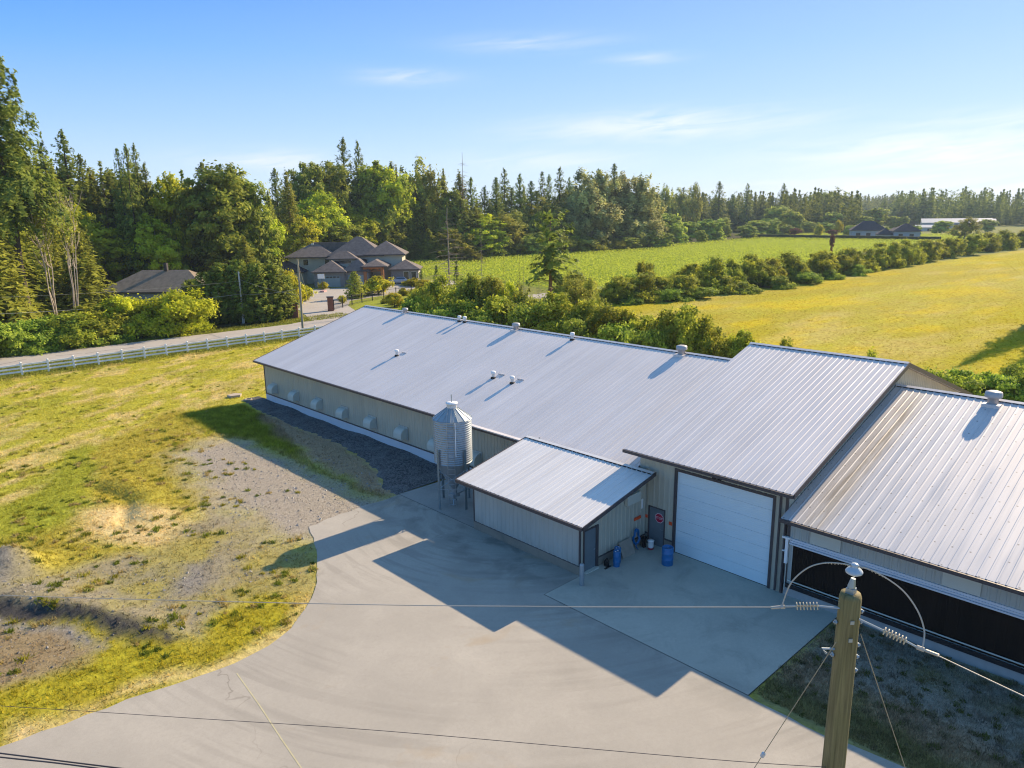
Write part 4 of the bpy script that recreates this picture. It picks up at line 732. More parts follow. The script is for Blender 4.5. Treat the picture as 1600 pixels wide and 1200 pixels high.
def ground_color(x,y):
    """albedo and grassiness of the ground at x,y"""
    x=np.asarray(x,float);y=np.asarray(y,float)
    jx=(fbm(x,y,2.2,3,3)-.5)*1.6; jy=(fbm(x,y,2.2,9,3)-.5)*1.6; X=x+jx;Y=y+jy
    col=np.empty(x.shape+(3,)); col[:]=C_['far']; gr=np.ones(x.shape)
    def put(name,m,g=1.0):
        nonlocal col,gr
        col=col*(1-m[...,None])+np.array(C_[name])*m[...,None]; gr=gr*(1-m)+g*m
    sm=lambda d,s: np.clip(d/s*.5+.5,0,1)
    put('lawn',sm(60-X,3)*sm(98-Y,3))
    # cut-hay streaks running with the mower
    u_=X*.80+Y*.60; v_=-X*.60+Y*.80
    st=fbm(u_*.28,v_,1.1,31,4); m=np.clip((st-.50)*6,0,1)*sm(56-X,3)*sm(93-Y,1)*sm(Y-36,6)
    put('straw',m*.75)
    st=fbm(u_*.5,v_,2.4,77,3); put('lush',np.clip((st-.56)*6,0,1)*.42*sm(45-X,3)*sm(92-Y,2))
    for xa,ya,xb,yb,wd in ((17,57,30,72,1.0),(8,52,20,60,.6),(14,60,22,66,.8),(27,68,40,78,1.4),(9,49,13,52,.7)):
        d=linedist(X,Y,[(xa,ya),(xb,yb)]); put('straw',np.clip((wd-d)/.6,0,1)*.8*np.clip(fbm(X,Y,1.2,5)*2.6-.7,0,1))
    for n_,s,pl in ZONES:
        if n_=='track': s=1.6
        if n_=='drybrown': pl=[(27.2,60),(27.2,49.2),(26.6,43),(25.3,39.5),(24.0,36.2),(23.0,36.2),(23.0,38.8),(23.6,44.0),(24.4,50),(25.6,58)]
        g={'gravel':.15,'gravelmix':.45,'shadegravel':.1,'track':.06,'brown':.5,'straw':.8,'drybrown':.5}.get(n_,1.0)
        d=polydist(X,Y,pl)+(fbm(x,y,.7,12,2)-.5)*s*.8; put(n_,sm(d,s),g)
    # weeds and thin grass through the mixed ground
    put('weed',np.clip((fbm(x,y,3.0,55,4)-.46)*5,0,1)*.7*sm(polydist(X,Y,ZONES[3][2]),1.5)*sm(20-X,2),.8)
    a=polydist(x,y,[(21.5,10.9),(29.2,10.9),(29.2,-22),(21.5,-22)]); m=sm(a,.05)
    put('nbgrass',m,.9); q=fbm(x,y,2.6,41,4); put('nbgravel',m*np.clip((X-22.9-(12-Y)*.05+ (q-.5)*3)/1.6,0,1)*.9,.2)
    put('drybrown',m*np.clip((fbm(x,y,2.0,63,3)-.5)*6,0,1)*.7,.5); put('nbgrass',m*np.clip((fbm(x,y,1.7,83,3)-.58)*6,0,1)*.7,.9)
    put('yard',sm(x-52,1)*sm(75-x,2)*sm(60-y,3),.8)
    d=polydist(x+jx*2,y+jy*2,GFIELD); put('golden',sm(d,1.5))
    g2=fbm(x*.35,y,14,21,5); put('lawn',np.clip((g2-.45)*6,0,1)*.6*sm(d,1.5)); put('weed',np.clip((fbm(x*.3,y,20,321,4)-.5)*6,0,1)*.6*sm(d,1.5)); g3=fbm(x*.3,y,7,91,5); put('straw',np.clip((g3-.54)*5,0,1)*.3*sm(d,1.5)); g4=fbm(x*.4,y,5,191,4); col=np.where((d>0)[...,None],col*(1-np.clip((g4-.54)*6,0,1)*.6)[...,None]+np.array((.52,.40,.004))*(np.clip((g4-.54)*6,0,1)*.6)[...,None],col)
    put('berry',sm(polydist(X,Y,BERRY),2))
    put('verge',sm(Y-92,.6)*sm(112-Y,1)*sm(60-X,2)); put('verge',sm(Y-92.2,.4)*sm(95-Y,.4)*sm(60-X,2)*.8)
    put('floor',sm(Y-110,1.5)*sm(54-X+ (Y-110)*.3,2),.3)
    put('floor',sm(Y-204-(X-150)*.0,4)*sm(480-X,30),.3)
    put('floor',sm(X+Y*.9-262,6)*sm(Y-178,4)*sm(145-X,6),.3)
    put('garden',sm(polydist(X,Y,GARDEN),1))
    put('verge',sm(polydist(X,Y,[(54,60),(80,38),(84,58),(74,92),(100,92),(66,112),(58,96)]),2)*.9)
    return np.clip(col,0,1),gr
MOUND=(5.0,40.6)
BANK=[(-4,44),(2.9,39.6),(4.15,37.7),(5.4,36.0),(6.9,33.4),(8.4,29.6)]
def ground_z(x,y):
    z=.05*(fbm(x,y,4,8,3)-.5)*np.clip((40-np.abs(x))/10,0,1)*np.clip((y-26)/4,0,1)*np.clip((90-y)/5,0,1)*(x<24)
    z=z+1.25*np.exp(-(((x-MOUND[0])/1.3)**2+((y-MOUND[1])/1.0)**2))*(1+.3*(fbm(x,y,.6,4,2)-.5))
    z=z+.55*np.exp(-(((x-2.2)/1.6)**2+((y-42.4)/1.0)**2))
    d=linedist(x,y,BANK); fade=np.clip((9.2-x)/3,0,1); side=x*.82+y*.42-(.82*4.15+.42*37.7)
    z=z+.32*np.exp(-(np.maximum(d-.15,0)/np.where(side>0,1.6,.45))**2)*fade
    d=linedist(x,y,[(11.2,50.2),(12.0,46.6),(10.8,43.2)]); z=z-.2*np.exp(-(d/.5)**2)
    d=linedist(x,y,[(12.6,50.6),(13.2,46.6),(12.2,43.0)]); z=z+.16*np.exp(-(d/.9)**2)
    z=z+.10*np.exp(-(linedist(x,y,[(-10,93.4),(57,93.4)])/1.0)**2)
    z=np.where((y>8)|(x<21.4),z,z)
    far=np.clip((np.hypot(x,y)-700)/1500,0,1)
    return z-.012
def axis(segs):
    out=[]
    for a,b,s in segs:
        n=max(1,int(round((b-a)/s))); out+=list(np.linspace(a,b,n,endpoint=False))
    out.append(segs[-1][1]); return np.array(out)
ax=axis([(-4000,-400,400),(-400,-60,40),(-60,-8,4),(-8,30,.34),(30,60,1.2),(60,130,1.6),(130,520,6),(520,1200,40),(1200,6000,400)])
ay=axis([(-3000,-400,400),(-400,-60,40),(-60,-24,6),(-24,20,.8),(20,60,.34),(60,112,.8),(112,260,4),(260,800,30),(800,6000,400)])
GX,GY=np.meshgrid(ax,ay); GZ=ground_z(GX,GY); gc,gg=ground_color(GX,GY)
nv=GX.size; co=np.stack([GX.ravel(),GY.ravel(),GZ.ravel()],1)
me=bpy.data.meshes.new('ground'); me.vertices.add(nv); me.vertices.foreach_set('co',co.astype(np.float32).ravel())
ny,nx=GX.shape; I=np.arange(nv).reshape(ny,nx); q=np.stack([I[:-1,:-1],I[:-1,1:],I[1:,1:],I[1:,:-1]],-1).reshape(-1,4)
me.loops.add(q.size); me.loops.foreach_set('vertex_index',q.ravel().astype(np.int32)); me.polygons.add(len(q)); me.polygons.foreach_set('loop_start',np.arange(0,q.size,4,dtype=np.int32)); me.polygons.foreach_set('loop_total',np.full(len(q),4,np.int32))
me.polygons.foreach_set('use_smooth',[True]*len(q))
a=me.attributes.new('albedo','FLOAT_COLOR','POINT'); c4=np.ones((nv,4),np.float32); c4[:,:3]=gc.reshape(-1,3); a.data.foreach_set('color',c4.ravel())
a=me.attributes.new('grassy','FLOAT','POINT'); a.data.foreach_set('value',gg.astype(np.float32).ravel()); me.update()
def ground_mat():
    t=NT('ground_cover'); p=t.pos()
    at=t.n('Attribute',attribute_name='albedo'); ag=t.n('Attribute',attribute_name='grassy')
    n1=t.noise(p,1.7,6,.68,.5); n2=t.noise(t.map(p,(1,.5,1),(0,0,R(37))),7,5,.72); n3=t.noise(p,.3,4,.6); 
    f=t.ramp(n1,[(.25,.62),(.75,1.34)]); g=t.ramp(n2,[(.25,.66),(.75,1.34)])
    col=t.mix(1,at.outputs['Color'],f,'MULTIPLY'); col=t.mix(1,col,g,'MULTIPLY')
    hs=t.n('HueSaturation'); t.l(col,hs.inputs['Color']); t.l(t.math('ADD',t.math('MULTIPLY',n3,.05),.475),hs.inputs['Hue']); hs.inputs['Saturation'].default_value=1.0
    grass=hs.outputs[0]
    v=t.vor(p,19,'F1','Color'); vs=t.n('SeparateColor'); t.l(v,vs.inputs[0]); v2=t.noise(p,38,4,.75)
    gm=t.ramp(t.math('MULTIPLY_ADD',v2,.5,t.math('MULTIPLY',vs.outputs[0],.5)),[(.25,.68),(.75,1.34)])
    gravel=t.mix(1,at.outputs['Color'],gm,'MULTIPLY')
    t.color(t.mix(ag.outputs['Fac'],gravel,grass))
    t.bump(t.mix(ag.outputs['Fac'],v2,t.math('ADD',n2,t.math('MULTIPLY',n1,.8))),.6,.08)
    return t.fin(.95,0,.04)
me.materials.append(ground_mat()); go=bpy.data.objects.new('ground',me); COL.objects.link(go); tag(go,kind='structure')
# ---------------- paved things ----------------
def sheet(name,poly,z,mat,label=None,th=.05):
    # skirted sheet
    m=MB(); n=len(poly); m.v=[(x,y,z) for x,y in poly]+[(x,y,z-th) for x,y in poly]; m.f=[tuple(range(n))]+[(k,(k+1)%n,n+(k+1)%n,n+k) for k in range(n)]
    return tag(m.build(name,mat),kind='structure')
def wob(pts,amp,step,seed):
    out=[]; rr=random.Random(seed)
    for (x1,y1),(x2,y2) in zip(pts,pts[1:]):
        L_=math.hypot(x2-x1,y2-y1); n=max(1,int(L_/step))
        for k in range(n): t=k/n; out.append((x1+(x2-x1)*t+rr.uniform(-amp,amp),y1+(y2-y1)*t+rr.uniform(-amp,amp)))
    out.append(pts[-1]); return out
edge=[(-40,27.6),(2.1,26.46),(3.9,26.22),(5.9,26.1),(7.94,25.66),(9.5,25.5),(10.95,25.69),(12.13,26.2),(13.48,27.27),(14.57,28.56),(15.57,30.18),(16.62,32.06),(17.27,33.55),(17.75,34.91)]
edge=wob(edge,.06,.6,1)
drv=edge+wob([(17.75,34.91),(19.4,35.25),(21.4,35.3),(24.02,35.35)],.12,.5,2)+[(24.02,20.8),(21.56,20.78),(21.56,10.89)]+wob([(21.5,10.6),(21.48,8.11),(21.75,6.24),(22.2,2),(21.9,-22)],.05,.5,3)+[(-40,-22)]
# no overlap with slab: outline keeps off it
sheet('driveway',drv,.02,MASPH)
sheet('concrete_pad',[(21.565,10.895),(XW-.02,10.895),(XW-.02,13.3),(XW+.2,13.6),(XW+.2,21.1),(XW-.1,20.95),(24.2,20.84),(23.97,20.775),(21.565,20.775)],.034,MPAD,th=.06)
sheet('silo_pad',[(24.03,28.37),(XW-.06,28.37),(XW-.06,35.3),(24.03,35.38)],.034,MPAD2,th=.06)
m=MB(); m.box(21.548,21.563,10.87,20.8,0,.037); m.box(21.563,24.1,20.777,20.79,0,.037); m.box(21.563,XW-.03,10.88,10.893,0,.037); m.box(24.014,24.028,28.4,35.4,0,.037)
tag(m.build('slab_joint',plain('joint_tar',(.10,.095,.09),.8)),kind='structure')
m=MB(); pts=[(9.27,24.84),(9.05,22.5),(8.8,20.4),(8.63,18.76),(8.3,14),(8.1,9)]
for (x1,y1),(x2,y2) in zip(pts,pts[1:]):
    m.quad((x1-.022,y1,.0245),(x1+.022,y1,.0245),(x2+.022,y2,.0245),(x2-.022,y2,.0245))
tag(m.build('painted_line',plain('faded_yellow_paint',(.47,.43,.27),.8,0,.3,2)),kind='structure')
sheet('road',wob([(-80,100.0),(28,99.6),(46,100.1),(64,101.5),(160,100.5),(260,99)],.15,1.5,5)+wob([(260,104.5),(160,106.2),(68,108.0)],.1,2,6)+wob([(68,108),(70,114),(72,119.5),(77,127),(88,130.2),(96,131.5),(118,140),(117,147),(105,153),(100,152),(91,150),(85,153),(78,151.5),(71,139),(64.8,126),(60.5,114),(58,108.3),(53,106.3)],.1,1,7)+wob([(53,106.3),(38,106.8),(15,107.4),(-80,108.5)],.15,1.5,8),.03,MROAD)
m=MB()
rc=random.Random(4)
for x0,y0,L_ in ((17,101.3,9),(24,102.6,6),(27,101.0,8),(21,103.8,3),(35,101.5,6),(12,100.9,7)):
    x,y=x0,y0; a=rc.uniform(-.15,.15)
    for k in range(int(L_/.5)):
        a+=rc.uniform(-.5,.5); a*=.8; x2,y2=x+.5*math.cos(a),y+.5*math.sin(a); w_=rc.uniform(.02,.07); m.quad((x,y-w_,.036),(x2,y2-w_,.036),(x2,y2+w_,.036),(x,y+w_,.036)); x,y=x2,y2
tag(m.build('road_crack',plain('crack_tar',(.06,.055,.05),.8)),kind='structure')
# dark gravel strip heaped along the wall
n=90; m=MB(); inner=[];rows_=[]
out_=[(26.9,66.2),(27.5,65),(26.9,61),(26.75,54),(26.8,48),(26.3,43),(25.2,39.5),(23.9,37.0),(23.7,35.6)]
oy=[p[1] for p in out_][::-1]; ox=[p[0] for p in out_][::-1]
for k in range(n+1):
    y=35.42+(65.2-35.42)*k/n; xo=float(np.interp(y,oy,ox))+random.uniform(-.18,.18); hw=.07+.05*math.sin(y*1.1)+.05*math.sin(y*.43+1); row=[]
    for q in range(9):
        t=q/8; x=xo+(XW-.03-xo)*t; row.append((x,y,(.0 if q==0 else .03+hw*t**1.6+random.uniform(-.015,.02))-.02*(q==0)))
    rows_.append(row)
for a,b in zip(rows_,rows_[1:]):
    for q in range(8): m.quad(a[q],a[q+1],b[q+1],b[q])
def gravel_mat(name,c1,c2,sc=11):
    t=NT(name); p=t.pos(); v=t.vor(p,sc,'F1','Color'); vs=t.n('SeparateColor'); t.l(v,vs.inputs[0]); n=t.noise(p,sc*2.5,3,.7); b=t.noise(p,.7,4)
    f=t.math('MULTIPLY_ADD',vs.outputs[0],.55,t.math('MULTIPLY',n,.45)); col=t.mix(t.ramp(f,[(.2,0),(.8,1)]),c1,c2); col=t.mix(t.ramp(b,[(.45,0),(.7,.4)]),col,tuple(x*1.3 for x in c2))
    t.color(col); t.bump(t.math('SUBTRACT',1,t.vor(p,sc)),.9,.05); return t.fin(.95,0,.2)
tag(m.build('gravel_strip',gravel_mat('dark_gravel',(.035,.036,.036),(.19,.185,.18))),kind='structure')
# gravel pile stones (loose stone tufts on mound and banks)
# ---------------- grass and leaf meshes ----------------
def leaf_mat(name,c1,c2,trans=.35,hue=.012,attr='tint'):
    t=NT(name); at=t.n('Attribute',attribute_name=attr); oi=t.n('ObjectInfo')
    col=t.mix(at.outputs['Fac'],c1,c2)
    hs=t.n('HueSaturation'); t.l(col,hs.inputs['Color']); t.l(t.math('MULTIPLY_ADD',oi.outputs['Random'],hue*2,.5-hue),hs.inputs['Hue']); t.l(t.math('MULTIPLY_ADD',oi.outputs['Random'],.5,1.4),hs.inputs['Value'])
    t.color(hs.outputs[0]); t.b.inputs['Roughness'].default_value=.65; t.b.inputs['Specular IOR Level'].default_value=.08
    tr=t.n('BsdfTranslucent'); t.l(hs.outputs[0],tr.inputs[0]); mx=t.n('MixShader'); mx.inputs[0].default_value=trans
    out=t.t.nodes['Material Output']; t.l(t.b.outputs[0],mx.inputs[1]); t.l(tr.outputs[0],mx.inputs[2]); t.l(mx.outputs[0],out.inputs['Surface'])
    return t.m
def grass_mat():
    t=NT('grass_blades'); at=t.n('Attribute',attribute_name='albedo'); t.color(at.outputs['Color']); t.b.inputs['Roughness'].default_value=.9; t.b.inputs['Specular IOR Level'].default_value=.02
    tr=t.n('BsdfTranslucent'); t.l(at.outputs['Color'],tr.inputs[0]); mx=t.n('MixShader'); mx.inputs[0].default_value=.6
    t.l(t.b.outputs[0],mx.inputs[1]); t.l(tr.outputs[0],mx.inputs[2]); t.l(mx.outputs[0],t.t.nodes['Material Output'].inputs['Surface']); return t.m
MGRASS=grass_mat()
def blades(P,h,wd,col,lean=.5):
    """one triangle per blade"""
    n=len(P); a=rng.random(n)*2*np.pi; l=rng.normal(0,lean,(n,2))*h[:,None]
    d=np.stack([np.cos(a),np.sin(a)],1)*wd[:,None]*.5
    v=np.zeros((n,3,3)); v[:,0,:2]=P[:,:2]-d; v[:,1,:2]=P[:,:2]+d; v[:,2,:2]=P[:,:2]+l; v[:,0,2]=P[:,2];v[:,1,2]=P[:,2]; v[:,2,2]=P[:,2]+h
    return v.reshape(-1,3)
def scatter(n,x0,x1,y0,y1): return rng.uniform(x0,x1,n),rng.uniform(y0,y1,n)
def inview(x,y,m=.06):
    dx=x*math.cos(YAW)+y*math.sin(YAW); dr=x*math.sin(YAW)-y*math.cos(YAW)
    dep=dx*math.cos(PITCH)+CAMH*math.sin(PITCH); return (dep>5)&(np.abs(dr/dep)<(800/1155.+m))
def make_grass(name,label,n,box,test,hmul,wd,group=None,clump=.3,cm=1.1,var=.5):
    x,y=scatter(n,*box); k=test(x,y); x,y=x[k],y[k]
    # clumps of three
    c,g=ground_color(x,y); pd=polydist(x,y,drv); k=(pd<-.02)&(rng.random(len(x))<np.clip(g,.04,1))&inview(x,y)
    x,y,c,g=x[k],y[k],c[k],g[k]
    m=3; x=np.repeat(x,m)+rng.normal(0,.05*hmul**.5,len(x)*m); y=np.repeat(y,m)+rng.normal(0,.05*hmul**.5,len(y)*m); c=np.repeat(c,m,0); g=np.repeat(g,m)
    h=(rng.random(len(x))*.10+.04)*hmul*(.6+.9*fbm(x,y,1.3,66,2))
    c=np.clip(c*(1+var*rng.uniform(-.6,1.0,(len(x),1)))*cm,0,.9); r_=rng.random(len(x)); c[r_>.9]=c[r_>.9]*np.array([1.3,1.15,1.2])
    c=c*(.5+1.0*fbm(x,y,.6,201,3))[:,None]
    P=np.stack([x,y,ground_z(x,y)-.01],1)
    me=np_mesh(name,blades(P,h,wd*(.6+rng.random(len(x))*.8),c),0,MGRASS,c,3); o=bpy.data.objects.new(name,me); COL.objects.link(o); return tag(o,label,'grass',None,'stuff')
make_grass('lawn_grass','short yellow-green mown and weedy grass left of the driveway and barn',190000,(-4,60,26,93),lambda x,y:((x<31)|(y>66))&((x<np.interp(y,[35.6,37,39.5,43,48,54,61,66],[23.5,23.7,25,26.1,26.6,26.6,26.7,27]))|(y>66)),1.0,.045)
make_grass('lawn_grass','taller green grass in the shade strip beside the long barn',36000,(14,27,35,66),lambda x,y:(polydist(x,y,ZONES[11][2])>-.2)&(x<26.6),1.9,.04)
make_grass('verge_grass','rough grass along the white fence and both road edges',30000,(0,66,91.5,112),lambda x,y:((y<99.5)|(y>107)),2.2,.09)
make_grass('lawn_grass','patchy dark grass between the concrete slab and the near barn',26000,(21.6,28.9,2,10.8),lambda x,y:x>21.9,1.1,.035)
make_grass('field_grass','golden flowering grass of the big field beyond the barns',110000,(70,330,-30,92),lambda x,y:(polydist(x,y,GFIELD)>.5)&(rng.random(len(x))<np.clip(95/np.hypot(x,y),.2,1)**1.3),1.2,.07,cm=.86,var=.06)
# loose stones on the gravelled ground
n=42000; x,y=scatter(n,-4,25,26,66); c,g=ground_color(x,y); k=(g<.62)&(polydist(x,y,drv)<.25)&inview(x,y)&(rng.random(n)<np.where(g<.3,.9,.5)); x,y,c=x[k],y[k],c[k]; n=len(x)
s_=rng.uniform(.018,.05,n)*(1+1.3*(rng.random(n)>.93)); z=ground_z(x,y); a=rng.random(n)*6.28; V=np.zeros((n,3,3,3)); ang=[a,a+2.1,a+4.2]
B=[np.stack([x+np.cos(q)*s_,y+np.sin(q)*s_,z-.01],1) for q in ang]; Tp=np.stack([x+rng.normal(0,.3,n)*s_,y+rng.normal(0,.3,n)*s_,z+s_*rng.uniform(.5,1,n)],1)
for i in range(3): V[:,i,0]=B[i];V[:,i,1]=B[(i+1)%3];V[:,i,2]=Tp
base=np.mean(c,1,keepdims=True)*np.array([1.05,1,.93])*rng.uniform(.65,1.5,(n,1)); cc=np.repeat(np.clip(base,0,.8),3,0)
def stone_mat():
    t=NT('loose_stone'); at=t.n('Attribute',attribute_name='albedo'); t.color(at.outputs['Color']); return t.fin(.9,0,.2)
me=np_mesh('loose_stones',V.reshape(-1,3),0,stone_mat(),cc,3); o=bpy.data.objects.new('loose_stones',me); COL.objects.link(o); tag(o,'loose grey stones scattered over the gravel left of the driveway','stones',None,'stuff')
# weed clumps
def weed_clumps(n,box,test,name,label,h,cols):
    x,y=scatter(n,*box); k=test(x,y)&(polydist(x,y,drv)<-.15)&inview(x,y); x,y=x[k],y[k]; m=46; n=len(x); hh=rng.uniform(.5,1.4,n)*h; ci=rng.integers(len(cols),size=n)
    X=np.repeat(x,m)+rng.normal(0,1,n*m)*np.repeat(hh,m)*.55; Y=np.repeat(y,m)+rng.normal(0,1,n*m)*np.repeat(hh,m)*.55; Z=ground_z(X,Y)
    P=np.stack([X,Y,Z],1); c=np.array(cols)[np.repeat(ci,m)]*rng.uniform(.55,1.45,(n*m,1))
    me=np_mesh(name,blades(P,np.repeat(hh,m)*rng.uniform(.3,1.1,n*m),rng.uniform(.03,.08,n*m),c,.6),0,MGRASS,np.clip(c,0,.9),3); o=bpy.data.objects.new(name,me); COL.objects.link(o); tag(o,label,'weeds',None,'stuff')
weed_clumps(1500,(-3,22,26,62),lambda x,y:(fbm(x,y,3,401,3)>.5)&(x<20),'weeds','scattered green and straw weed clumps in the rough ground left of the driveway',.16,[(.20,.24,.03),(.32,.30,.04),(.45,.36,.14),(.14,.18,.03)])
weed_clumps(900,(10,60,60,93),lambda x,y:(fbm(x,y,5,411,3)>.52)&((x<25)|(y>66)),'weeds','darker grass tufts standing in the mown field left of the long barn',.13,[(.22,.26,.03),(.50,.42,.14),(.30,.31,.04)])
weed_clumps(260,(21.8,28.9,2,10.8),lambda x,y:x>21.9,'weeds','weedy tufts along the concrete slab by the near barn',.12,[(.20,.21,.06),(.30,.26,.15)])
# ---------------- trees ----------------
def quads_from(cent,size,nrm,asp=1.0,jit=.35):
    """leaf-shaped quads centred at cent facing nrm"""
    n=len(cent); nrm=nrm/np.linalg.norm(nrm,axis=1,keepdims=True)
    a=rng.normal(size=(n,3)); t=np.cross(nrm,a); t/=np.linalg.norm(t,axis=1,keepdims=True); b=np.cross(nrm,t)
    s=size[:,None]; v=np.stack([cent-t*s*asp,cent-b*s*.55,cent+t*s*asp,cent+b*s*.55],1)
    return v.reshape(-1,3)
def broad(seed,K=70,per=95,lobes=8,rx=1,h0=.16,leaf=.021,clr=.11,ragged=.16,top=.0,up=False):
    """crown of unit height (z 0..1) and unit radius; leaf size relative to height"""
    g=np.random.default_rng(seed); cs=[];rad=[]
    L_=[(0,0,.60,.62,.40)]
    for k in range(lobes):
        a=2*np.pi*k/lobes+g.random()*.7; rr=.42+.2*g.random(); z=g.uniform(h0+.18,.78); L_.append((rr*np.cos(a),rr*np.sin(a),z,.42+.14*g.random(),.17+.07*g.random()))
    for k in range(2): L_.append((g.normal(0,.18),g.normal(0,.18),.84,.34,.16))
    out=[];tn=[];ns=[]
    for (x,y,z,rr,rz) in L_:
        m=int(K*rr*rr*3)
        d=g.normal(size=(m,3)); d/=np.linalg.norm(d,axis=1,keepdims=True); q=(1-ragged)+ragged*1.6*g.random((m,1)); q*=np.where(g.random((m,1))<.25,.6,1)
        c=np.array([x,y,z])+d*q*np.array([rr,rr,rz]); c=c[(c[:,2]>h0*.7)&(c[:,2]<1.0)]
        for ci in c:
            n=int(per*g.uniform(.5,1.2)); cr=clr*g.uniform(.6,1.4); p=g.normal(size=(n,3))*np.array([cr,cr,cr*(.26 if not up else .5)])*.62+ci
            out.append(p); tc=g.random(); tn.append(np.clip(.85*tc+.35*g.random(n)-.1,0,1)); nn=(p-np.array([0,0,.45]))*np.array([1,1,1.2])+g.normal(size=(n,3))*.45; nn[:,2]+=.35; ns.append(nn)
    P=np.concatenate(out);T_=np.concatenate(tn);Nn=np.concatenate(ns)
    return P,T_,Nn
def conifer(seed,levels=30,tip=.02,base=.10,dens=1.0,droop=.35,width_pow=.85,branch=6,spray=9,gap=0,irregular=.3,feather=.5,upt=.9,tier=.35):
    g=np.random.default_rng(seed); out=[];tn=[];ns=[]
    for i in range(levels):
        t=(i+g.random()*.7)/levels; z=1-(1-base)*t**.92-.012
        R_=(tip+(1-tip)*t**width_pow); 
        if t>.82: R_*=1-.35*(t-.82)/.18
        nb=branch+int(3*t)
        a0=g.random()*6.28
        for k in range(nb):
            if g.random()<gap: continue
            a=a0+2*np.pi*k/nb+g.normal(0,.18); ln=R_*(1-irregular+irregular*1.5*g.random())
            m=max(3,int(spray*dens*(.6+t*1.05))); s=np.sqrt(g.random(m))*.98+.02
            zb=z+g.normal(0,tier/levels)
            zz=zb+ ((.10+upt*(1-t)**1.5)*s-droop*min(1,t*1.6)*s*s)*ln*.20 +g.normal(0,.006,m)
            wdt=g.normal(0,1,m)*.11*(1.15-s)*ln*1.2
            x=np.cos(a)*ln*s-np.sin(a)*wdt; y=np.sin(a)*ln*s+np.cos(a)*wdt
            p=np.stack([x,y,zz-np.abs(g.normal(0,.010,m))*feather*2],1); out.append(p)
            bt=g.random(); tn.append(np.clip(.75*bt+.4*g.random(m)-.08,0,1))
            nn=np.stack([np.cos(a)*.8+g.normal(0,.35,m),np.sin(a)*.8+g.normal(0,.35,m),np.full(m,.75)+g.normal(0,.3,m)],1); ns.append(nn)
    m=16; out.append(np.stack([g.normal(0,.02,m),g.normal(0,.02,m),g.uniform(.965,1.0,m)],1)); tn.append(g.random(m)); ns.append(g.normal(size=(m,3)))
    return np.concatenate(out),np.concatenate(tn),np.concatenate(ns)
def crown_mesh(name,data,H,Rr,leaf,mat,asp=1.0,flat=None,leafvar=.5,taper=False):
    P,T_,Nn=data; P=P*np.array([Rr,Rr,H]); Nn=Nn*np.array([1/Rr*3,1/Rr*3,1]) if False else Nn
    s=leaf*(1-leafvar/2+leafvar*rng.random(len(P)))
    if taper: s=s*np.clip(1.25-.7*(data[0][:,2]),.55,1.1)
    me=np_mesh(name,quads_from(P,s,Nn,asp),0,mat,T_,4); return me
def trunk_mesh(name,H,rb,mat,limbs=0,top=.92,lean=0,seed=0,lr=.3,l0=.25,whorl=False,ll=.12):
    g=random.Random(seed); m=MB(); pts=[];rs=[]
    for k in range(9):
        t=k/8; pts.append((lean*H*t*t+g.uniform(-.004,.004)*H*(k>0),g.uniform(-.004,.004)*H*(k>0),H*top*t)); rs.append(rb*(1-.86*t)+.01)
    m.tube(pts,rs,7)
    for i in range(limbs):
        t=g.uniform(l0,.93); z=H*top*t; a=g.random()*6.28; L_=H*ll*(1.15-t)*g.uniform(.6,1.3); b=rb*(1-.86*t)*lr
        up=g.uniform(.1,.9) if not whorl else g.uniform(-.3,.25)
        x0=lean*H*t*t; p1=(x0+math.cos(a)*L_*.55,math.sin(a)*L_*.55,z+L_*up*.4); p2=(x0+math.cos(a+.2)*L_,math.sin(a+.2)*L_,z+L_*up*(1 if not whorl else .5)-(.1*L_ if whorl else 0))
        m.tube([(x0,0,z),p1,p2],[b+.012,b*.7+.01,.008],4,False)
    me=bpy.data.meshes.new(name); me.from_pydata(m.v,[],m.f); me.materials.append(mat); me.polygons.foreach_set('use_smooth',[True]*len(me.polygons)); return me
MBARK=plain('dark_bark',(.085,.065,.045),.9,0,.3,3); MBARKG=plain('grey_bark',(.30,.25,.19),.9,0,.25,3); MBARKP=plain('pale_bark',(.52,.44,.35),.85,0,.25,4); MBARKR=plain('reddish_bark',(.20,.12,.07),.9,0,.3,4)
LF={'fir':leaf_mat('fir_needles',(.05,.08,.016),(.21,.235,.038),.42),
'cedar':leaf_mat('cedar_sprays',(.09,.105,.016),(.29,.295,.042),.48,.012),
'brightmaple':leaf_mat('bright_leaves',(.17,.20,.012),(.44,.46,.03),.5,.015),
'darkmaple':leaf_mat('dark_leaves',(.085,.11,.016),(.29,.315,.045),.5),
'palemaple':leaf_mat('mid_green_leaves',(.11,.15,.025),(.38,.42,.07),.45),
'alder':leaf_mat('olive_leaves',(.09,.11,.016),(.38,.37,.055),.45),
'cottonwood':leaf_mat('grey_green_leaves',(.11,.12,.04),(.42,.40,.15),.4,.012),
'bush':leaf_mat('bush_leaves',(.09,.115,.012),(.38,.38,.04),.5),
'bramble':leaf_mat('bramble_leaves',(.07,.12,.015),(.32,.38,.045),.45,.012),
'brightbush':leaf_mat('yellow_green_leaves',(.18,.22,.012),(.50,.52,.035),.5,.01),
'cypress':leaf_mat('hedge_sprays',(.05,.08,.010),(.24,.27,.035),.35),
'goldbush':leaf_mat('golden_leaves',(.22,.20,.012),(.46,.42,.03),.4,.015),
'goldcedar':leaf_mat('golden_sprays',(.13,.15,.015),(.34,.34,.05),.4,.01),
'redmaple':leaf_mat('red_leaves',(.11,.05,.025),(.20,.09,.045),.35)}
PROTO={}
def proto(kind,i,crown,trunk,H,Rr): PROTO.setdefault(kind,[]).append((crown,trunk,H,Rr))
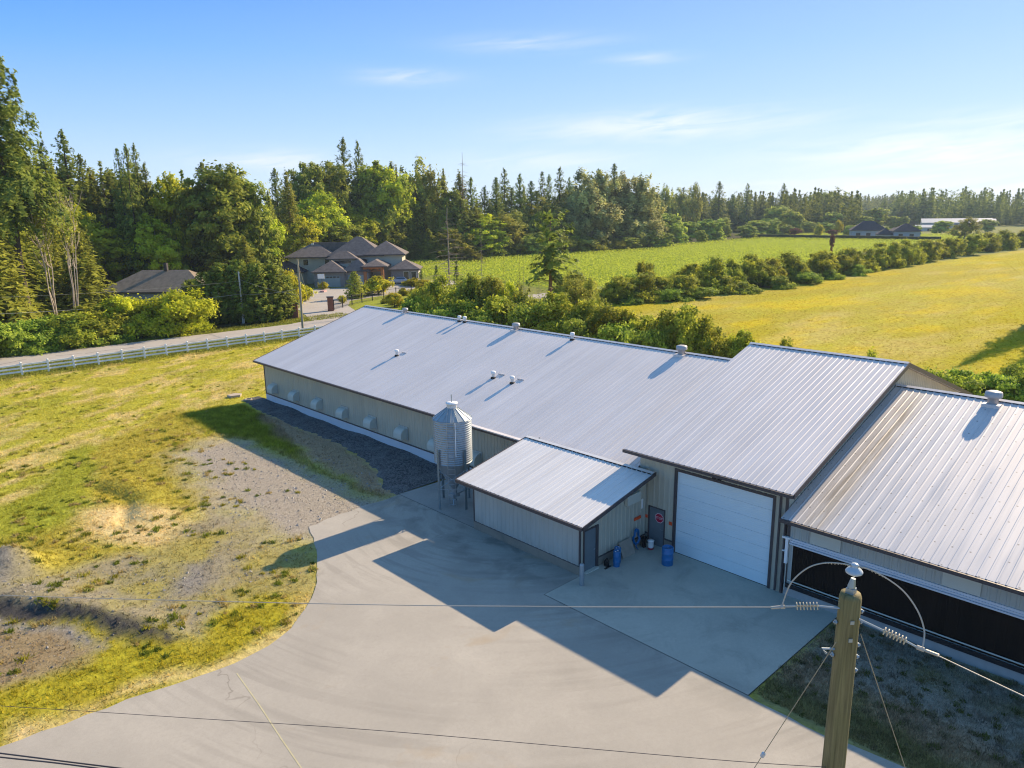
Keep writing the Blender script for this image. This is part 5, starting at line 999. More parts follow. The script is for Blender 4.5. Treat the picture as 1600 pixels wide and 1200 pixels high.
for i in range(5):
    proto('fir',i,crown_mesh('crown',conifer(100+i,34+2*i,width_pow=.64,spray=17,tip=.05,base=.06+.05*(i%3),gap=.05+.07*(i%3),irregular=.35+.1*(i%2),droop=.3+.25*(i%3)),30,4.6,.36,LF['fir'],1.4,taper=True),trunk_mesh('trunk',30,.38,MBARK,14,.97,seed=i,whorl=True),30,4.6)
for i in range(2):
    proto('sparsefir',i,crown_mesh('crown',conifer(140+i,17,base=.35,gap=.42,irregular=.6,spray=7,droop=.1),30,3.2,.38,LF['fir'],1.5),trunk_mesh('trunk',30,.30,MBARK,30,.97,seed=i+7,whorl=True),30,3.2)
for i in range(4):
    proto('cedar',i,crown_mesh('crown',conifer(200+i,38,base=.02,gap=.02,irregular=.32,droop=1.1,branch=9,spray=14,width_pow=.66+.06*i,feather=3,tip=.02,tier=1.1),26,4.6,.30,LF['cedar'],1.9,taper=True),trunk_mesh('trunk',26,.42,MBARKR,6,.95,seed=20+i),26,4.6)
for kind,n,kw,H,Rr,lf,bk in (('brightmaple',3,dict(K=34,per=66),15,5.2,.30,MBARKG),('darkmaple',4,dict(K=38,per=66,ragged=.22),20,6.2,.34,MBARKG),('palemaple',3,dict(K=30,per=60,h0=.06),10,4.5,.34,MBARKG),('alder',4,dict(K=26,per=52,ragged=.34,clr=.10,up=True),16,4.2,.24,MBARKG),('cottonwood',4,dict(K=38,per=60,ragged=.35,clr=.09,up=True,h0=.0),28,7.2,.42,MBARKP),('redmaple',1,dict(K=24,per=50,h0=.1),6,3,.22,MBARK)):
    for i in range(n):
        proto(kind,i,crown_mesh('crown',broad(300+i*7+len(kind),**kw),H,Rr,lf,LF[kind]),trunk_mesh('trunk',H,.016*H,bk,12,.85,seed=40+i,lr=.45,ll=.22),H,Rr)
def bushdata(seed,K,per,rag,clr,h0=.0):
    P,T_,Nn=broad(seed,K=K,per=per,lobes=6,h0=.0,ragged=rag,clr=clr,up=True); P[:,2]=(P[:,2]-.15)/.88
    P[:,2]=np.where(P[:,2]<0,rng.random(len(P))*.25,P[:,2]); return P,T_,Nn
for kind,n,K,per,rag,clr,H,Rr,lf in (('bush',5,30,62,.25,.13,6,3.6,.20),('bramble',4,26,60,.3,.14,3,3.2,.17),('brightbush',3,30,70,.28,.14,6,4,.19),('goldbush',2,22,55,.25,.14,2.5,1.6,.12)):
    for i in range(n):
        proto(kind,i,crown_mesh('foliage',bushdata(500+i*5+len(kind),K,per,rag,clr),H,Rr,lf,LF[kind]),trunk_mesh('stem',H*.8,.09,MBARK,10,.9,seed=70+i,lr=.5,l0=.05,ll=.5),H,Rr)
for i in range(2):
    proto('cypress',i,crown_mesh('crown',conifer(600+i,30,base=.0,gap=0,irregular=.3,droop=-.6,branch=9,spray=13,width_pow=.42,tip=.12,feather=1.6),12,3.2,.24,LF['cypress'],1.5),trunk_mesh('trunk',12,.2,MBARK,0,.9,seed=i),12,3.2)
proto('goldcedar',0,crown_mesh('crown',conifer(620,26,base=.0,gap=0,irregular=.3,droop=-.2,branch=8,spray=12,width_pow=.6,tip=.05),7,2.6,.17,LF['goldcedar'],1.5),trunk_mesh('trunk',7,.14,MBARK,0,.9),7,2.6)
proto('youngfir',0,crown_mesh('crown',conifer(640,26,base=.02,gap=.05,irregular=.35,droop=.2,spray=9),12,2.6,.22,LF['fir'],1.5),trunk_mesh('trunk',12,.2,MBARK,8,.95,whorl=True),12,2.6)
for i in range(3):
    proto('snag',i,None,trunk_mesh('trunk',25,.17,MBARKG if i else MBARKR,64,.99,seed=90+i,whorl=True,lr=.32,ll=.2,l0=.2),25,2.6)
# many-stemmed bare tree with a little foliage
def birch_mesh(seed):
    g=random.Random(seed); m=MB()
    for s in range(4):
        a=g.random()*6.28; x,y=.25*math.cos(a),.25*math.sin(a); pts=[];rs=[]; dx,dy=g.uniform(-.15,.15),g.uniform(-.15,.15)
        for k in range(8):
            t=k/7; pts.append((x+dx*17*t+g.uniform(-.15,.15)*(k>0),y+dy*17*t+g.uniform(-.15,.15)*(k>0),17*t*g.uniform(.97,1))); rs.append(.085*(1-.85*t)+.012)
        m.tube(pts,rs,6)
        for i in range(9):
            k=g.randint(3,6); p=pts[k]; a=g.random()*6.28; L_=g.uniform(1.2,3); m.tube([p,(p[0]+math.cos(a)*L_*.4,p[1]+math.sin(a)*L_*.4,p[2]+L_*.5),(p[0]+math.cos(a)*L_*.6,p[1]+math.sin(a)*L_*.6,p[2]+L_)],[.045,.03,.01],4,False)
    me=bpy.data.meshes.new('trunk'); me.from_pydata(m.v,[],m.f); me.materials.append(MBARKP); return me
for i in range(2): proto('birch',i,crown_mesh('crown',broad(700+i,K=6,per=26,ragged=.5,up=True,h0=.45),17,3.4,.17,LF['alder']),birch_mesh(5+i),17,3.4)
# the nearer lone fir: bare lower trunk, flat lopsided crown
P,T_,Nn=conifer(660,17,base=.42,gap=.3,irregular=.7,width_pow=.33,tip=.3,spray=14,droop=.5,branch=7)
PROTO['bigfir']=[(crown_mesh('crown',conifer(111,34,width_pow=.7,spray=60,base=.42,gap=.1,irregular=.5,droop=.6,branch=7,tier=.2),36,7,.24,LF['fir'],1.4),trunk_mesh('trunk',36,.5,MBARK,14,.97,seed=3,whorl=True),36,7)]
PROTO['lonefir']=[(crown_mesh('crown',(P,T_,Nn),14,2.9,.24,LF['fir'],1.5),trunk_mesh('trunk',14,.24,MBARKR,16,.95,seed=99,whorl=True,l0=.3),14,2.9)]
WORDS={'bigfir':('very tall fir cut by the left picture edge','fir tree','fir_tree'),'fir':('dark pointed fir','fir tree','fir_tree'),'sparsefir':('thin half-bare fir','fir tree','fir_tree'),'cedar':('olive drooping cedar','cedar tree','cedar_tree'),'brightmaple':('bright yellow-green maple','maple tree','maple_tree'),
'darkmaple':('dark green rounded maple','maple tree','maple_tree'),'palemaple':('small mid-green leafy tree','tree','leafy_tree'),'alder':('loose olive alder','alder tree','alder_tree'),'cottonwood':('grey-green cottonwood','cottonwood','cottonwood_tree'),
'bush':('dark olive bush','bush','bush'),'bramble':('low green bramble mound','bramble','bramble'),'brightbush':('big yellow-green bush','bush','bush'),'cypress':('dark hedge conifer','conifer','conifer'),'goldbush':('golden yellow shrub','shrub','shrub'),
'goldcedar':('golden cone-shaped conifer','conifer','conifer'),'youngfir':('young dark fir','fir tree','fir_tree'),'lonefir':('lone fir with bare lower trunk','fir tree','fir_tree'),'snag':('bare dead conifer','dead tree','dead_tree'),'birch':('pale many-stemmed half-bare tree','tree','bare_tree'),'redmaple':('dark red small maple','maple tree','maple_tree')}
PLACE={'LW':'in the left wood','RS':'beside the road','HW':'in the wood behind the grey house','MW':'in the wood beyond the berry field','RW':'in the far right tree line','HR':'in the hedgerow by the golden field','NB':'just behind the metal barns','GD':'in the grey house garden'}
ORD=['first','second','third','fourth','fifth','sixth','seventh','eighth','ninth','tenth','eleventh','twelfth','thirteenth','fourteenth','fifteenth','sixteenth','seventeenth','eighteenth','nineteenth','twentieth']
TENS={20:'twenty',30:'thirty',40:'forty',50:'fifty'}
def ordw(n):
    if n<=20: return ORD[n-1]
    if n%10==0: return {30:'thirtieth',40:'fortieth',50:'fiftieth'}[n]
    return TENS[n//10*10]+'-'+ORD[n%10-1]
cnt={}; byg={}
rt=random.Random(11)
for (ki,gi,x,y,h,rr) in TREES:
    kind=TREE_KINDS[ki]; g=TREE_GROUPS[gi]
    if kind=='youngfir' and g=='NB': kind='lonefir'
    ps=PROTO[kind]; c=cnt.get(kind,0); cnt[kind]=c+1; cm,tm,H,Rr=ps[c%len(ps)]
    zs_=h/H; xs=rr/Rr*((1.9 if g!='LW' else 1.5) if kind in('fir','sparsefir') else 1.2)
    if kind in('cedar','cypress','bush','bramble','brightbush'): xs*=1.08
    root=empty(WORDS[kind][2],(x,y,-.03),rt.random()*6.28); root.scale=(xs,xs,zs_)
    t=bpy.data.objects.new('stem' if kind in('bush','bramble','brightbush','goldbush') else 'trunk',tm); COL.objects.link(t); t.parent=root
    if kind=='snag': t.scale=(1,1,1)
    if cm:
        o=bpy.data.objects.new('foliage' if kind in('bush','bramble','brightbush','goldbush') else 'crown',cm); COL.objects.link(o); o.parent=root
    byg.setdefault((kind,g),[]).append(root)
for (kind,g),L_ in byg.items():
    def px(o):
        d=o.location-cam.matrix_world.translation; return d.dot(r2)/d.dot(f)
    L_.sort(key=px); a,cat,_=WORDS[kind]
    for i,o in enumerate(L_):
        lab=a+' '+PLACE[g]
        if len(L_)>1: lab+=', '+(ordw(i+1)+' such from the left' if i<len(L_)-1 else 'rightmost of its kind there')
        tag(o,lab,cat,(cat+'s '+PLACE[g]) if len(L_)>1 else None)
# tree outside the frame whose shade falls on the golden field
for x,y in ((130,22.5),(127,18)):
    cm,tm,H,Rr=PROTO['cedar'][0]; root=empty('cedar_tree',(x,y,0),.4); root.scale=(.9,.9,.88)
    for n_,mm in (('trunk',tm),('crown',cm)): o=bpy.data.objects.new(n_,mm); COL.objects.link(o); o.parent=root
    tag(root,'tall cedar just past the right edge shading the golden field'+(', farther one' if x==130 else ', nearer one'),'cedar tree')
# far-off woods reading as one mass
def far_wood(name,label,n,fx,hs,seed,kinds=('fir','fir','darkmaple','cedar'),sub=600):
    g=np.random.default_rng(seed); V=[];TT=[]
    src={}
    for k in set(kinds):
        src[k]=(conifer(900,20,spray=5,branch=5,irregular=.5,width_pow=.8) if k!='darkmaple' else broad(901,K=9,per=16,clr=.16))
    for i in range(n):
        k=kinds[g.integers(len(kinds))]; P,T_,Nn=src[k]; sel=g.permutation(len(P))[:sub]; x,y=fx(g); h=g.uniform(*hs); rr=h*(.2 if k!='darkmaple' else .34)*g.uniform(.8,1.3); a=g.random()*6.28
        c,s=np.cos(a),np.sin(a); Q=P[sel]*np.array([rr,rr,h]); Q=np.stack([Q[:,0]*c-Q[:,1]*s+x,Q[:,0]*s+Q[:,1]*c+y,Q[:,2]],1); NN=Nn[sel]
        V.append(quads_from(Q,np.full(len(Q),h*.024),NN,1.4)); TT.append(T_[sel])
    me=np_mesh(name,np.concatenate(V),0,LF['fir'],np.concatenate(TT),4); o=bpy.data.objects.new(name,me); COL.objects.link(o); return tag(o,label,'wood',None,'stuff')
def pol(az,d): return d*math.cos(az),d*math.sin(az)
far_wood('distant_wood','dark blue-green wood on the horizon at the far right',420,lambda g:pol(R(g.uniform(9,19.5)),g.uniform(760,940)),(10,33),1)
far_wood('distant_wood','hazy wooded rise between the far tree lines',300,lambda g:pol(R(g.uniform(18,27)),g.uniform(1100,1400)),(24,34),2)
far_wood('distant_wood','dark wood behind the berry field to the right',380,lambda g:pol(R(g.uniform(21.5,42)),g.uniform(560,700)),(14,31),3)
# ---------------- berry rows ----------------
n=420000; x,y=scatter(n,108,500,84,236); row=3.0
vv=x*.25+y*.97; k0=np.round(vv/row); off=vv-k0*row; sc_=rng.normal(0,.55,n); x=x+(sc_-off)*.25; y=y+(sc_-off)*.97
k=(polydist(x,y,BERRY)>1)&inview(x,y)&(rng.random(n)<np.clip(200/np.hypot(x,y),.3,1)); x,y=x[k],y[k]
z=rng.random(len(x))**.6*1.35; P=np.stack([x,y,z],1); nn=rng.normal(size=(len(x),3)); nn[:,2]+=1.2
LF['berry']=leaf_mat('berry_leaves',(.23,.27,.022),(.33,.37,.045),.45,.0)
tt=np.clip(.5*fbm(x,y,3,14,3)+.5*rng.random(len(x)),0,1)
me=np_mesh('berry_rows',quads_from(P,rng.uniform(.14,.26,len(x)),nn,1.1),0,LF['berry'],tt,4); o=bpy.data.objects.new('berry_rows',me); COL.objects.link(o); tag(o,'long rows of bright green berry plants beyond the hedgerow','berry plants',None,'stuff')
# weeds in the gravelly left ground: broadleaf clumps
# ---------------- houses ----------------
def shingle(name,c):
    t=NT(name); p=t.pos(); n=t.noise(p,1.2,5,.7); c2=tuple(x*1.35 for x in c); t.color(t.mix(t.ramp(n,[(.3,0),(.7,1)]),tuple(x*.75 for x in c),c2)); t.bump(t.noise(p,5,3),.4,.05); return t.fin(.9,0,.2)
MSHING=shingle('brown_shingles',(.165,.14,.13)); MSHINGM=shingle('mossy_shingles',(.24,.19,.14)); MSHD=shingle('dark_shingles',(.055,.05,.06))
MHW=plain('grey_green_house_siding',(.50,.475,.38),.7,0,.08); MHST=plain('grey_house_stone',(.24,.23,.22),.85,0,.35,2); MTIM=plain('orange_timber',(.36,.14,.045),.6,0,.2,2)
MHTRIM=plain('pale_house_trim',(.62,.60,.52),.6,0,.05); MGDOOR=plain('blue_grey_garage_door',(.28,.35,.36),.5,0,.08)
def hip(parent,u0,u1,v0,v1,ze,zr,mat=MSHING,o=.6,wall=MHW,z0=0,wallmat=True,name='roof'):
    if wallmat: MB().box(u0,u1,v0,v1,z0,ze).build('wall',wall,parent,local=True)
    m=MB(); U0,U1,V0,V1=u0-o,u1+o,v0-o,v1+o; du,dv=U1-U0,V1-V0
    if du>=dv: a=(U0+dv/2,(V0+V1)/2,zr); b=(U1-dv/2,(V0+V1)/2,zr)
    else: a=((U0+U1)/2,V0+du/2,zr); b=((U0+U1)/2,V1-du/2,zr)
    e=ze+.02; A,B,C,D=(U0,V0,e),(U1,V0,e),(U1,V1,e),(U0,V1,e)
    if du>=dv: m.quad(A,B,b,a); m.tri(B,C,b); m.quad(C,D,a,b); m.tri(D,A,a)
    else: m.tri(A,B,a); m.quad(B,C,b,a); m.tri(C,D,b); m.quad(D,A,a,b)
    rf=m.build(name,mat,parent,local=True)
    f_=MB(); f_.box(U0,U1,V0,V1,e-.22,e-.01); f_.build('eave_board',MBROWN,rf,local=True); return rf
def hwin(parent,u0,u1,z0,z1,v,face='v'):
    if face=='v': w_=MB().box(u0,u1,v-.06,v-.01,z0,z1).build('window',MHTRIM,parent,local=True); MB().box(u0+.12,u1-.12,v-.09,v-.061,z0+.12,z1-.12).build('pane',MGLASS,w_,local=True)
    else: w_=MB().box(v-.01,v+.06,u0,u1,z0,z1).build('window',MHTRIM,parent,local=True); MB().box(v+.061,v+.09,u0+.12,u1-.12,z0+.12,z1-.12).build('pane',MGLASS,w_,local=True)
    return w_
hs=empty('house',(93.6,156.3,0),R(-41),'big grey-green two-storey house with many brown hip roofs and timber porch','house')
H_=hs
hip(H_,-14,-3.2,5,16,6.5,9.9,o=.9); hip(H_,-3.2,8,5,15,6.75,11.1,o=1.2); MB().box(-9,1,9.6,9.9,6.9,9.8).build('ridge_wall',MSHING,H_,local=True); hip(H_,-3.6,2.6,1.5,6,6.2,7.9,z0=3); hip(H_,5.2,13.5,4.6,13,6.9,10.0,o=.9)
hip(H_,-6.2,.8,-4,4,3.5,5.9,wall=MHST); hip(H_,.8,6.2,-3,5,3.6,6.3,wall=MHST)
hip(H_,11,17.5,1,9,3.5,5.6,wall=MHST); hip(H_,-19.5,-10,1,9,3.3,5.6,MSHD); hip(H_,-28,-19,12,20,3.6,6.4)
hip(H_,5.2,10.2,-3.5,5.5,4.6,6.0,wallmat=False,name='porch_roof')
for uu in (5.6,9.6): MB().box(uu-.45,uu+.25,-3.3,-2.6,0,4.4).build('porch_post',MTIM,H_,local=True)
m=MB(); m.box(5.4,9.8,-3.2,-2.9,3.9,4.4); m.box(6.2,9.0,-3.15,-2.95,3.4,3.55)
for s in(-1,1):
    m.tube([(7.6,-3.05,4.3),(7.6+s*1.5,-3.05,3.45)],.12,4)
m.build('porch_beam',MTIM,H_,local=True)
g1=MB().box(-5.3,-.2,-4.08,-3.98,0,2.6).build('garage_door',MGDOOR,H_,local=True)
for k in range(6): MB().box(-5.1+k*.82,-4.45+k*.82,-4.11,-4.081,2.1,2.45).build('pane',MGLASS,g1,local=True)
g2=MB().box(1.5,5.2,-3.08,-2.98,0,2.6).build('garage_door',MGDOOR,H_,local=True)
hwin(H_,-10.6,-9.2,4.4,6.0,5); hwin(H_,-2.4,1.8,4.9,5.9,1.5); hwin(H_,3.6,5.0,4.6,6.0,5); hwin(H_,10.6,12.0,5.0,6.4,5)
for k in range(3): hwin(H_,5.8+k*1.5,7.0+k*1.5,4.9,6.6,4.97)
hwin(H_,-5.4,-3.9,3.5,6.1,4.99); hwin(H_,-5.6,-4.2,.3,2.4,.9) if False else None
hwin(H_,14.0,15.4,.8,3.0,.98); hwin(H_,15.8,17.2,.8,3.0,.98); hwin(H_,2,6,1.0,2.6,17.5,'u'); hwin(H_,7,9,5,6.3,12.5,'u')
m=MB(); m.box(-6.4,-3.7,3.6,5,3.3,3.45); m.box(-6.4,-3.7,3.6,3.66,3.45,4.3); m.build('balcony',MBROWN,H_,local=True)
MB().box(-9.2,-8.6,9,9.6,7.5,9.6).build('chimney',MHTRIM,H_,local=True)
for k in(0,1): MB().box(-15.5+k*1.8,-15.3+k*1.8,.2,.4,0,3.2).build('patio_post',MHTRIM,H_,local=True)
h2=empty('house',(39.6,152.5,0),R(-46),'low house with grey and mossy hip roof half hidden by bushes','house')
hip(h2,0,20,0,11,3.0,6.6,MSHINGM,.6,plain('blue_grey_siding',(.36,.42,.48),.7)); MB().box(10,10.6,5,5.6,6.5,7.9).build('chimney',MBROWN,h2,local=True)
h3=empty('house',(418,160,0),R(-62),'distant dark-roofed grey house beyond the clipped hedge','house')
hip(h3,-9,8,0,12,4.6,9.4,MSHD,.8,plain('pale_blue_siding',(.40,.44,.50),.7)); hip(h3,8,16,-2,8,3,6,MSHING,.6,MHTRIM)
for k in range(3): hwin(h3,-7+k*5,-4.6+k*5,1.4,3.4,0)
h4=empty('house',(408,138,0),R(-62),'distant dark-roofed blue-grey house right of the other one','house')
hip(h4,-6,6,0,11,4.6,8.4,MSHD,.8,bpy.data.materials['pale_blue_siding']); hip(h4,-13,-6,2,9,3,6,MSHD,.6,MHTRIM)
for k in range(2): hwin(h4,-4+k*5,-1.8+k*5,1.4,3.4,0)
MWB=plain('white_barn_metal',(.44,.46,.48),.5,0,.06)
def farbarn(x,y,rz,u,v,ze,zr,label):
    b=empty('barn',(x,y,0),rz,label,'barn'); MB().box(-u/2,u/2,-v/2,v/2,0,ze).build('wall',MHTRIM if u<30 else bpy.data.materials['pale_blue_siding'],b,local=True)
    m=MB(); m.quad((-u/2-.6,-v/2-.6,ze),(u/2+.6,-v/2-.6,ze),(u/2+.6,0,zr),(-u/2-.6,0,zr)); m.quad((-u/2-.6,v/2+.6,ze),(u/2+.6,v/2+.6,ze),(u/2+.6,0,zr),(-u/2-.6,0,zr)); m.tri((-u/2,-v/2,ze),(-u/2,v/2,ze),(-u/2,0,zr)); m.tri((u/2,-v/2,ze),(u/2,v/2,ze),(u/2,0,zr)); m.build('roof',MWB,b,local=True)
    MB().box(-2,2,-v/2-.15,-v/2-.02,0,ze*.7).build('door',MBROWN,b,local=True)
for q,rz,u,v,ze,zr,lab in FARB: farbarn(q[0],q[1],R(rz),u,v,ze,zr,lab)
# clipped hedge
m=MB(); 
for k in range(30):
    t=k/30; x0,y0=(395+ (398-395)*t),(216-(216-120)*t); 
    m.box(x0,x0+3.2,216-3.2*(k+1)+.01,216-3.2*k,0,2.3+.2*random.random())
t=NT('clipped_hedge'); p=t.pos(); t.color(t.mix(t.noise(p,1.2,5,.8),(.02,.035,.015),(.06,.08,.03))); t.bump(t.noise(p,3,4,.8),1,.4); hm=t.fin(.9,0,.1)
tag(m.build('clipped_hedge',hm),'long dark clipped hedge in front of the distant houses','hedge')
# ---------------- fence, pillars, car ----------------
def white_fence():
    root=empty('white_fence',(48,93.4,0),0,'long white three-rail fence between the lawn and the road','fence')
    x=-14.7; k=0; pm=MB().box(-.09,.09,-.09,.09,0,1.42).lathe([(.13,1.42),(.12,1.45),(0,1.50)],(0,0,0),4)
    me=None; xs=[]
    while x<57: xs.append(x); x+=2.52
    for x in xs:
        if me is None: o=pm.build('post',MWHITE,root,local=True); me=o.data
        else: o=bpy.data.objects.new('post',me); COL.objects.link(o); o.parent=root
        o.location=(x-48,0,0); o.rotation_euler=(random.uniform(-.02,.02),random.uniform(-.02,.02),0)
    for z in (.42,.80,1.18):
        m=MB()
        for a,b in zip(xs,xs[1:]):
            j=random.uniform(-.02,.02); m.box(a-48,b-48-.01,-.05,.05,z-.085+j,z+.085+j)
        m.build('rail',MWHITE,root,local=True)
white_fence()
MBRK=plain('red_brick',(.25,.10,.06),.85,0,.3,3)
for (x,y),lab in (((57.6,112.2),'red-brown brick gate pillar left of the driveway entrance'),((66.4,116.0),'red-brown brick gate pillar right of the driveway entrance')):
    p=empty('gate_pillar',(x,y,0),R(-30),lab,'gate pillar'); MB().box(-.5,.5,-.5,.5,0,2.4).build('shaft',MBRK,p,local=True); MB().box(-.62,.62,-.62,.62,2.4,2.55).build('cap',MBROWN,p,local=True)
fr=empty('iron_fence',(67.2,116,0),0,'black iron fence running from the right gate pillar round the garden','fence')
fp=[(67.2,116.3),(70.3,118.5),(73.5,120.5),(76.8,122.3),(80.2,123.9),(83.6,125),(87,125.6),(91,125.8),(95,125)]
for k,(x,y) in enumerate(fp): MB().box(x-.06,x+.06,y-.06,y+.06,0,1.9).build('post',MDARK,fr)
m=MB()
for (x1,y1),(x2,y2) in zip(fp,fp[1:]):
    for z in(.3,1.7): m.tube([(x1,y1,z),(x2,y2,z)],.03,4)
    for q in range(1,14): t_=q/14; m.tube([(x1+(x2-x1)*t_,y1+(y2-y1)*t_,.15),(x1+(x2-x1)*t_,y1+(y2-y1)*t_,1.78)],.014,4,False)
m.build('bars',MDARK,fr)
def car(x,y,rz,mat,label):
    c=empty('parked_car',(x,y,0),rz,label,'car')
    m=MB(); prof=[(-2.2,.35),(-2.25,.75),(-2.1,1.05),(-1.0,1.12),(-.35,1.62),(1.3,1.66),(2.0,1.15),(2.2,1.0),(2.22,.4)]
    n=len(prof); m.v=[(a,-.9+.12*(z>1.3),z) for a,z in prof]+[(a,.9-.12*(z>1.3),z) for a,z in prof]; m.f=[tuple(range(n)),tuple(range(n,2*n))[::-1]]+[(k,(k+1)%n,n+(k+1)%n,n+k) for k in range(n)]
    m.build('body',mat,c,local=True)
    for s in(-1,1):
        g=MB(); yy=s*.88; g.v=[(-.85,yy,1.15),(1.75,yy,1.15),(1.25,s*.80,1.58),(-.3,s*.80,1.56)]+[(-.85,yy+s*.02,1.15),(1.75,yy+s*.02,1.15),(1.25,s*.83,1.58),(-.3,s*.83,1.56)]
        g.f=[(0,1,2,3),(4,5,6,7),(0,1,5,4),(1,2,6,5),(2,3,7,6),(3,0,4,7)]; g.build('window',MGLASS,c,local=True)
    g=MB(); g.quad((-1.03,-.72,1.16),(-1.03,.72,1.16),(-.42,.68,1.6),(-.42,-.68,1.6)); g.build('windscreen',MGLASS,c,local=True)
    for wx in(-1.35,1.35):
        for s in(-1,1):
            w_=MB(); w_.tube([(wx,s*.72,.34),(wx,s*.93,.34)],.34,16); wo=w_.build('wheel',MDARK,c,local=True); MB().tube([(wx,s*.935,.34),(wx,s*.95,.34)],.2,12).build('rim',MGALV,wo,local=True)
    for s in(-1,1): MB().box(-2.27,-2.1,s*.65-.18,s*.65+.18,.72,.86).build('headlight',MWHITE,c,local=True); MB().box(2.12,2.24,s*.7-.12,s*.7+.12,.85,1.0).build('tail_light',MRED,c,local=True)
car(104.2,149.0,R(-38),plain('silver_car_paint',(.55,.53,.54),.3,.3,.03,1,.6),'silver estate car parked by the timber porch of the grey house')
hoop=empty('basketball_hoop',(82,146,0),R(40),'tall leaning basketball hoop with a pale pink base on the house drive','basketball hoop')
MB().box(-.8,.8,-.5,.5,0,.35).build('base',plain('pink_base',(.55,.32,.30),.6),hoop,local=True); MB().tube([(0,0,.3),(-.3,0,3.2)],.06,8).build('pole',MBROWN,hoop,local=True); MB().box(-.75,-.68,-.75,.75,3.0,4.0).build('backboard',MWHITE,hoop,local=True)
for (x,y),lab in (((56.0,113.4),'blue recycling bin beside the left gate pillar'),((56.9,113.9),'second blue recycling bin close to the left gate pillar')):
    b=empty('recycling_bin',(x,y,0),R(10),lab,'bin','blue bins by the gate'); MB().prism([(-.28,-.32),(.28,-.32),(.28,.32),(-.28,.32)],0,1.0).build('body',MBLUE,b,local=True); MB().box(-.31,.31,-.36,.34,1.0,1.08).build('lid',MBLUE,b,local=True)
# dark trench-cover / road poles and wires
def road_pole(x,y,h,mat,label,extras):
    p=empty('utility_pole',(x,y,0),0,label,'utility pole'); MB().tube([(0,0,-.2),(.05,0,h*.5),(0,0,h)],[.17,.15,.12],10).build('pole',mat,p,local=True); extras(p); return p
def ex1(p): MB().box(-.12,.22,-.2,.05,1.2,1.9).build('meter_box',MGALV,p,local=True); MB().tube([(.16,-.14,1.2),(.16,-.14,0)],.04,6).build('conduit',MWHITE,p,local=True)
def ex2(p): MB().tube([(0,0,6.0),(.3,-.1,6.0)],.05,6).build('bracket',MGALV,p,local=True)
road_pole(49.2,113.2,8.1,MPALEWOOD,'short pale utility pole standing in front of the dark hedge conifers',ex1)
road_pole(51.8,98.9,10.4,MOLDWOOD,'taller brown utility pole at the road edge by the fence',ex2)
def wire(pts,rad,mat,label,sag=0,name='power_line',parent=None):
    P=[Vector(p) for p in pts]
    if len(P)>2:
        Q=[P[0]*2-P[1]]+P+[P[-1]*2-P[-2]]; O=[]
        for i in range(1,len(Q)-2):
            for k in range(6):
                t=k/6; a,b,c,d=Q[i-1:i+3]; O.append(.5*((2*b)+(c-a)*t+(2*a-5*b+4*c-d)*t*t+(3*b-a-3*c+d)*t**3))
        P=O+[P[-1]]
    if len(P)==2: P=[P[0].lerp(P[1],k/16)-Vector((0,0,sag*4*(k/16)*(1-k/16))) for k in range(17)]
    o=MB().tube(P,rad,6).build(name,mat,parent)
    return o if parent else tag(o,label,'cable')
wire([(49.2,113.2,4.6),(10,112.5,5.2)],.025,MWIRE,'grey cable running left from the pale road pole across the bushes',.5)
wire([(49.2,113.2,6.6),(10,113,7.2)],.012,MWIRE,'thin upper cable running left from the pale road pole',.4)
wire([(49.2,113.2,4.6),(51.8,98.9,6.2)],.022,MWIRE,'grey cable between the pale pole and the brown road pole',.3)
wire([(49.2,113.2,6.9),(51.8,98.9,5.2)],.014,MWIRE,'thin crossing cable between the two road poles',.3)
wire([(51.8,98.9,9.8),(72,134,.3)],.02,MWIRE,'guy cable slanting from the brown pole top towards the house drive',.0)
# ---------------- near pole ----------------
px_,py_,pz_=8.98,3.25,11.87
pole=empty('utility_pole',(px_,py_,0),0,'tall greenish-brown wooden pole with insulators in the near right corner','utility pole')
m=MB(); m.tube([(px_,py_,-.3),(px_,py_,6),(px_,py_,11.3),(px_,py_,11.80),(px_,py_,11.86)],[.185,.16,.137,.134,.118],28); m.build('shaft',MWOOD,pole,True)
ins=Vector(PW_INS[0])
m=MB(); m.tube([(px_,py_,11.55),(px_,py_,11.95),(ins.x,ins.y,12.06)],[.055,.05,.03],8); m.box(px_-.05,px_+.05,py_-.05,py_+.05,11.83,11.93); m.build('pin_bracket',MGALV,pole)
i_=MB().lathe([(.03,-.09),(.06,-.075),(.10,-.05),(.105,-.03),(.085,0),(.045,.02),(.04,.045),(.05,.06),(.035,.075),(0,.08)],tuple(ins),22).build('pin_insulator',MPORC,pole,True)
def dead_end(P,k0,parent):
    P=[Vector(p) for p in P]; m=MB(); m.tube(P,.013,8); o=m.build('dead_end_insulator',MGALV,parent)
    a,b=P[1],P[2]; s=MB(); d=(b-a)
    for k in range(7):
        c=a+d*(k+.5)/7; dn=d.normalized(); s.tube([c-dn*.006,c+dn*.006],.05,12)
    s.tube([a,b],.015,8); s.build('shed',MPOLY,o); c=MB(); e=P[3]; f2=P[4]; c.tube([e,e.lerp(f2,.5)],.028,8); c.tube([e.lerp(f2,.6),f2+(f2-e).normalized()*.08],.02,6); c.build('clamp',MWIRE,o)
dead_end(PW_LSTR,0,pole); dead_end(PW_RSTR,0,pole)
o=wire(PW_JUMP,.0095,MWIRE,None,name='jumper_wire',parent=pole)
m=MB(); J=[Vector(p) for p in PW_JUMP]
for k in range(26):
    t=k/25*4; i=3+int(min(t,3.999)); c=J[i].lerp(J[i+1],t-int(t) if t<4 else 1)
    a=k*1.3; m.tube([c+Vector((0,0,.008)),c+Vector((.010*math.cos(a),.010*math.sin(a),.0)),c+Vector((0,0,-.012))],.006,4)
m.build('tie_wire',MPOLY,pole)
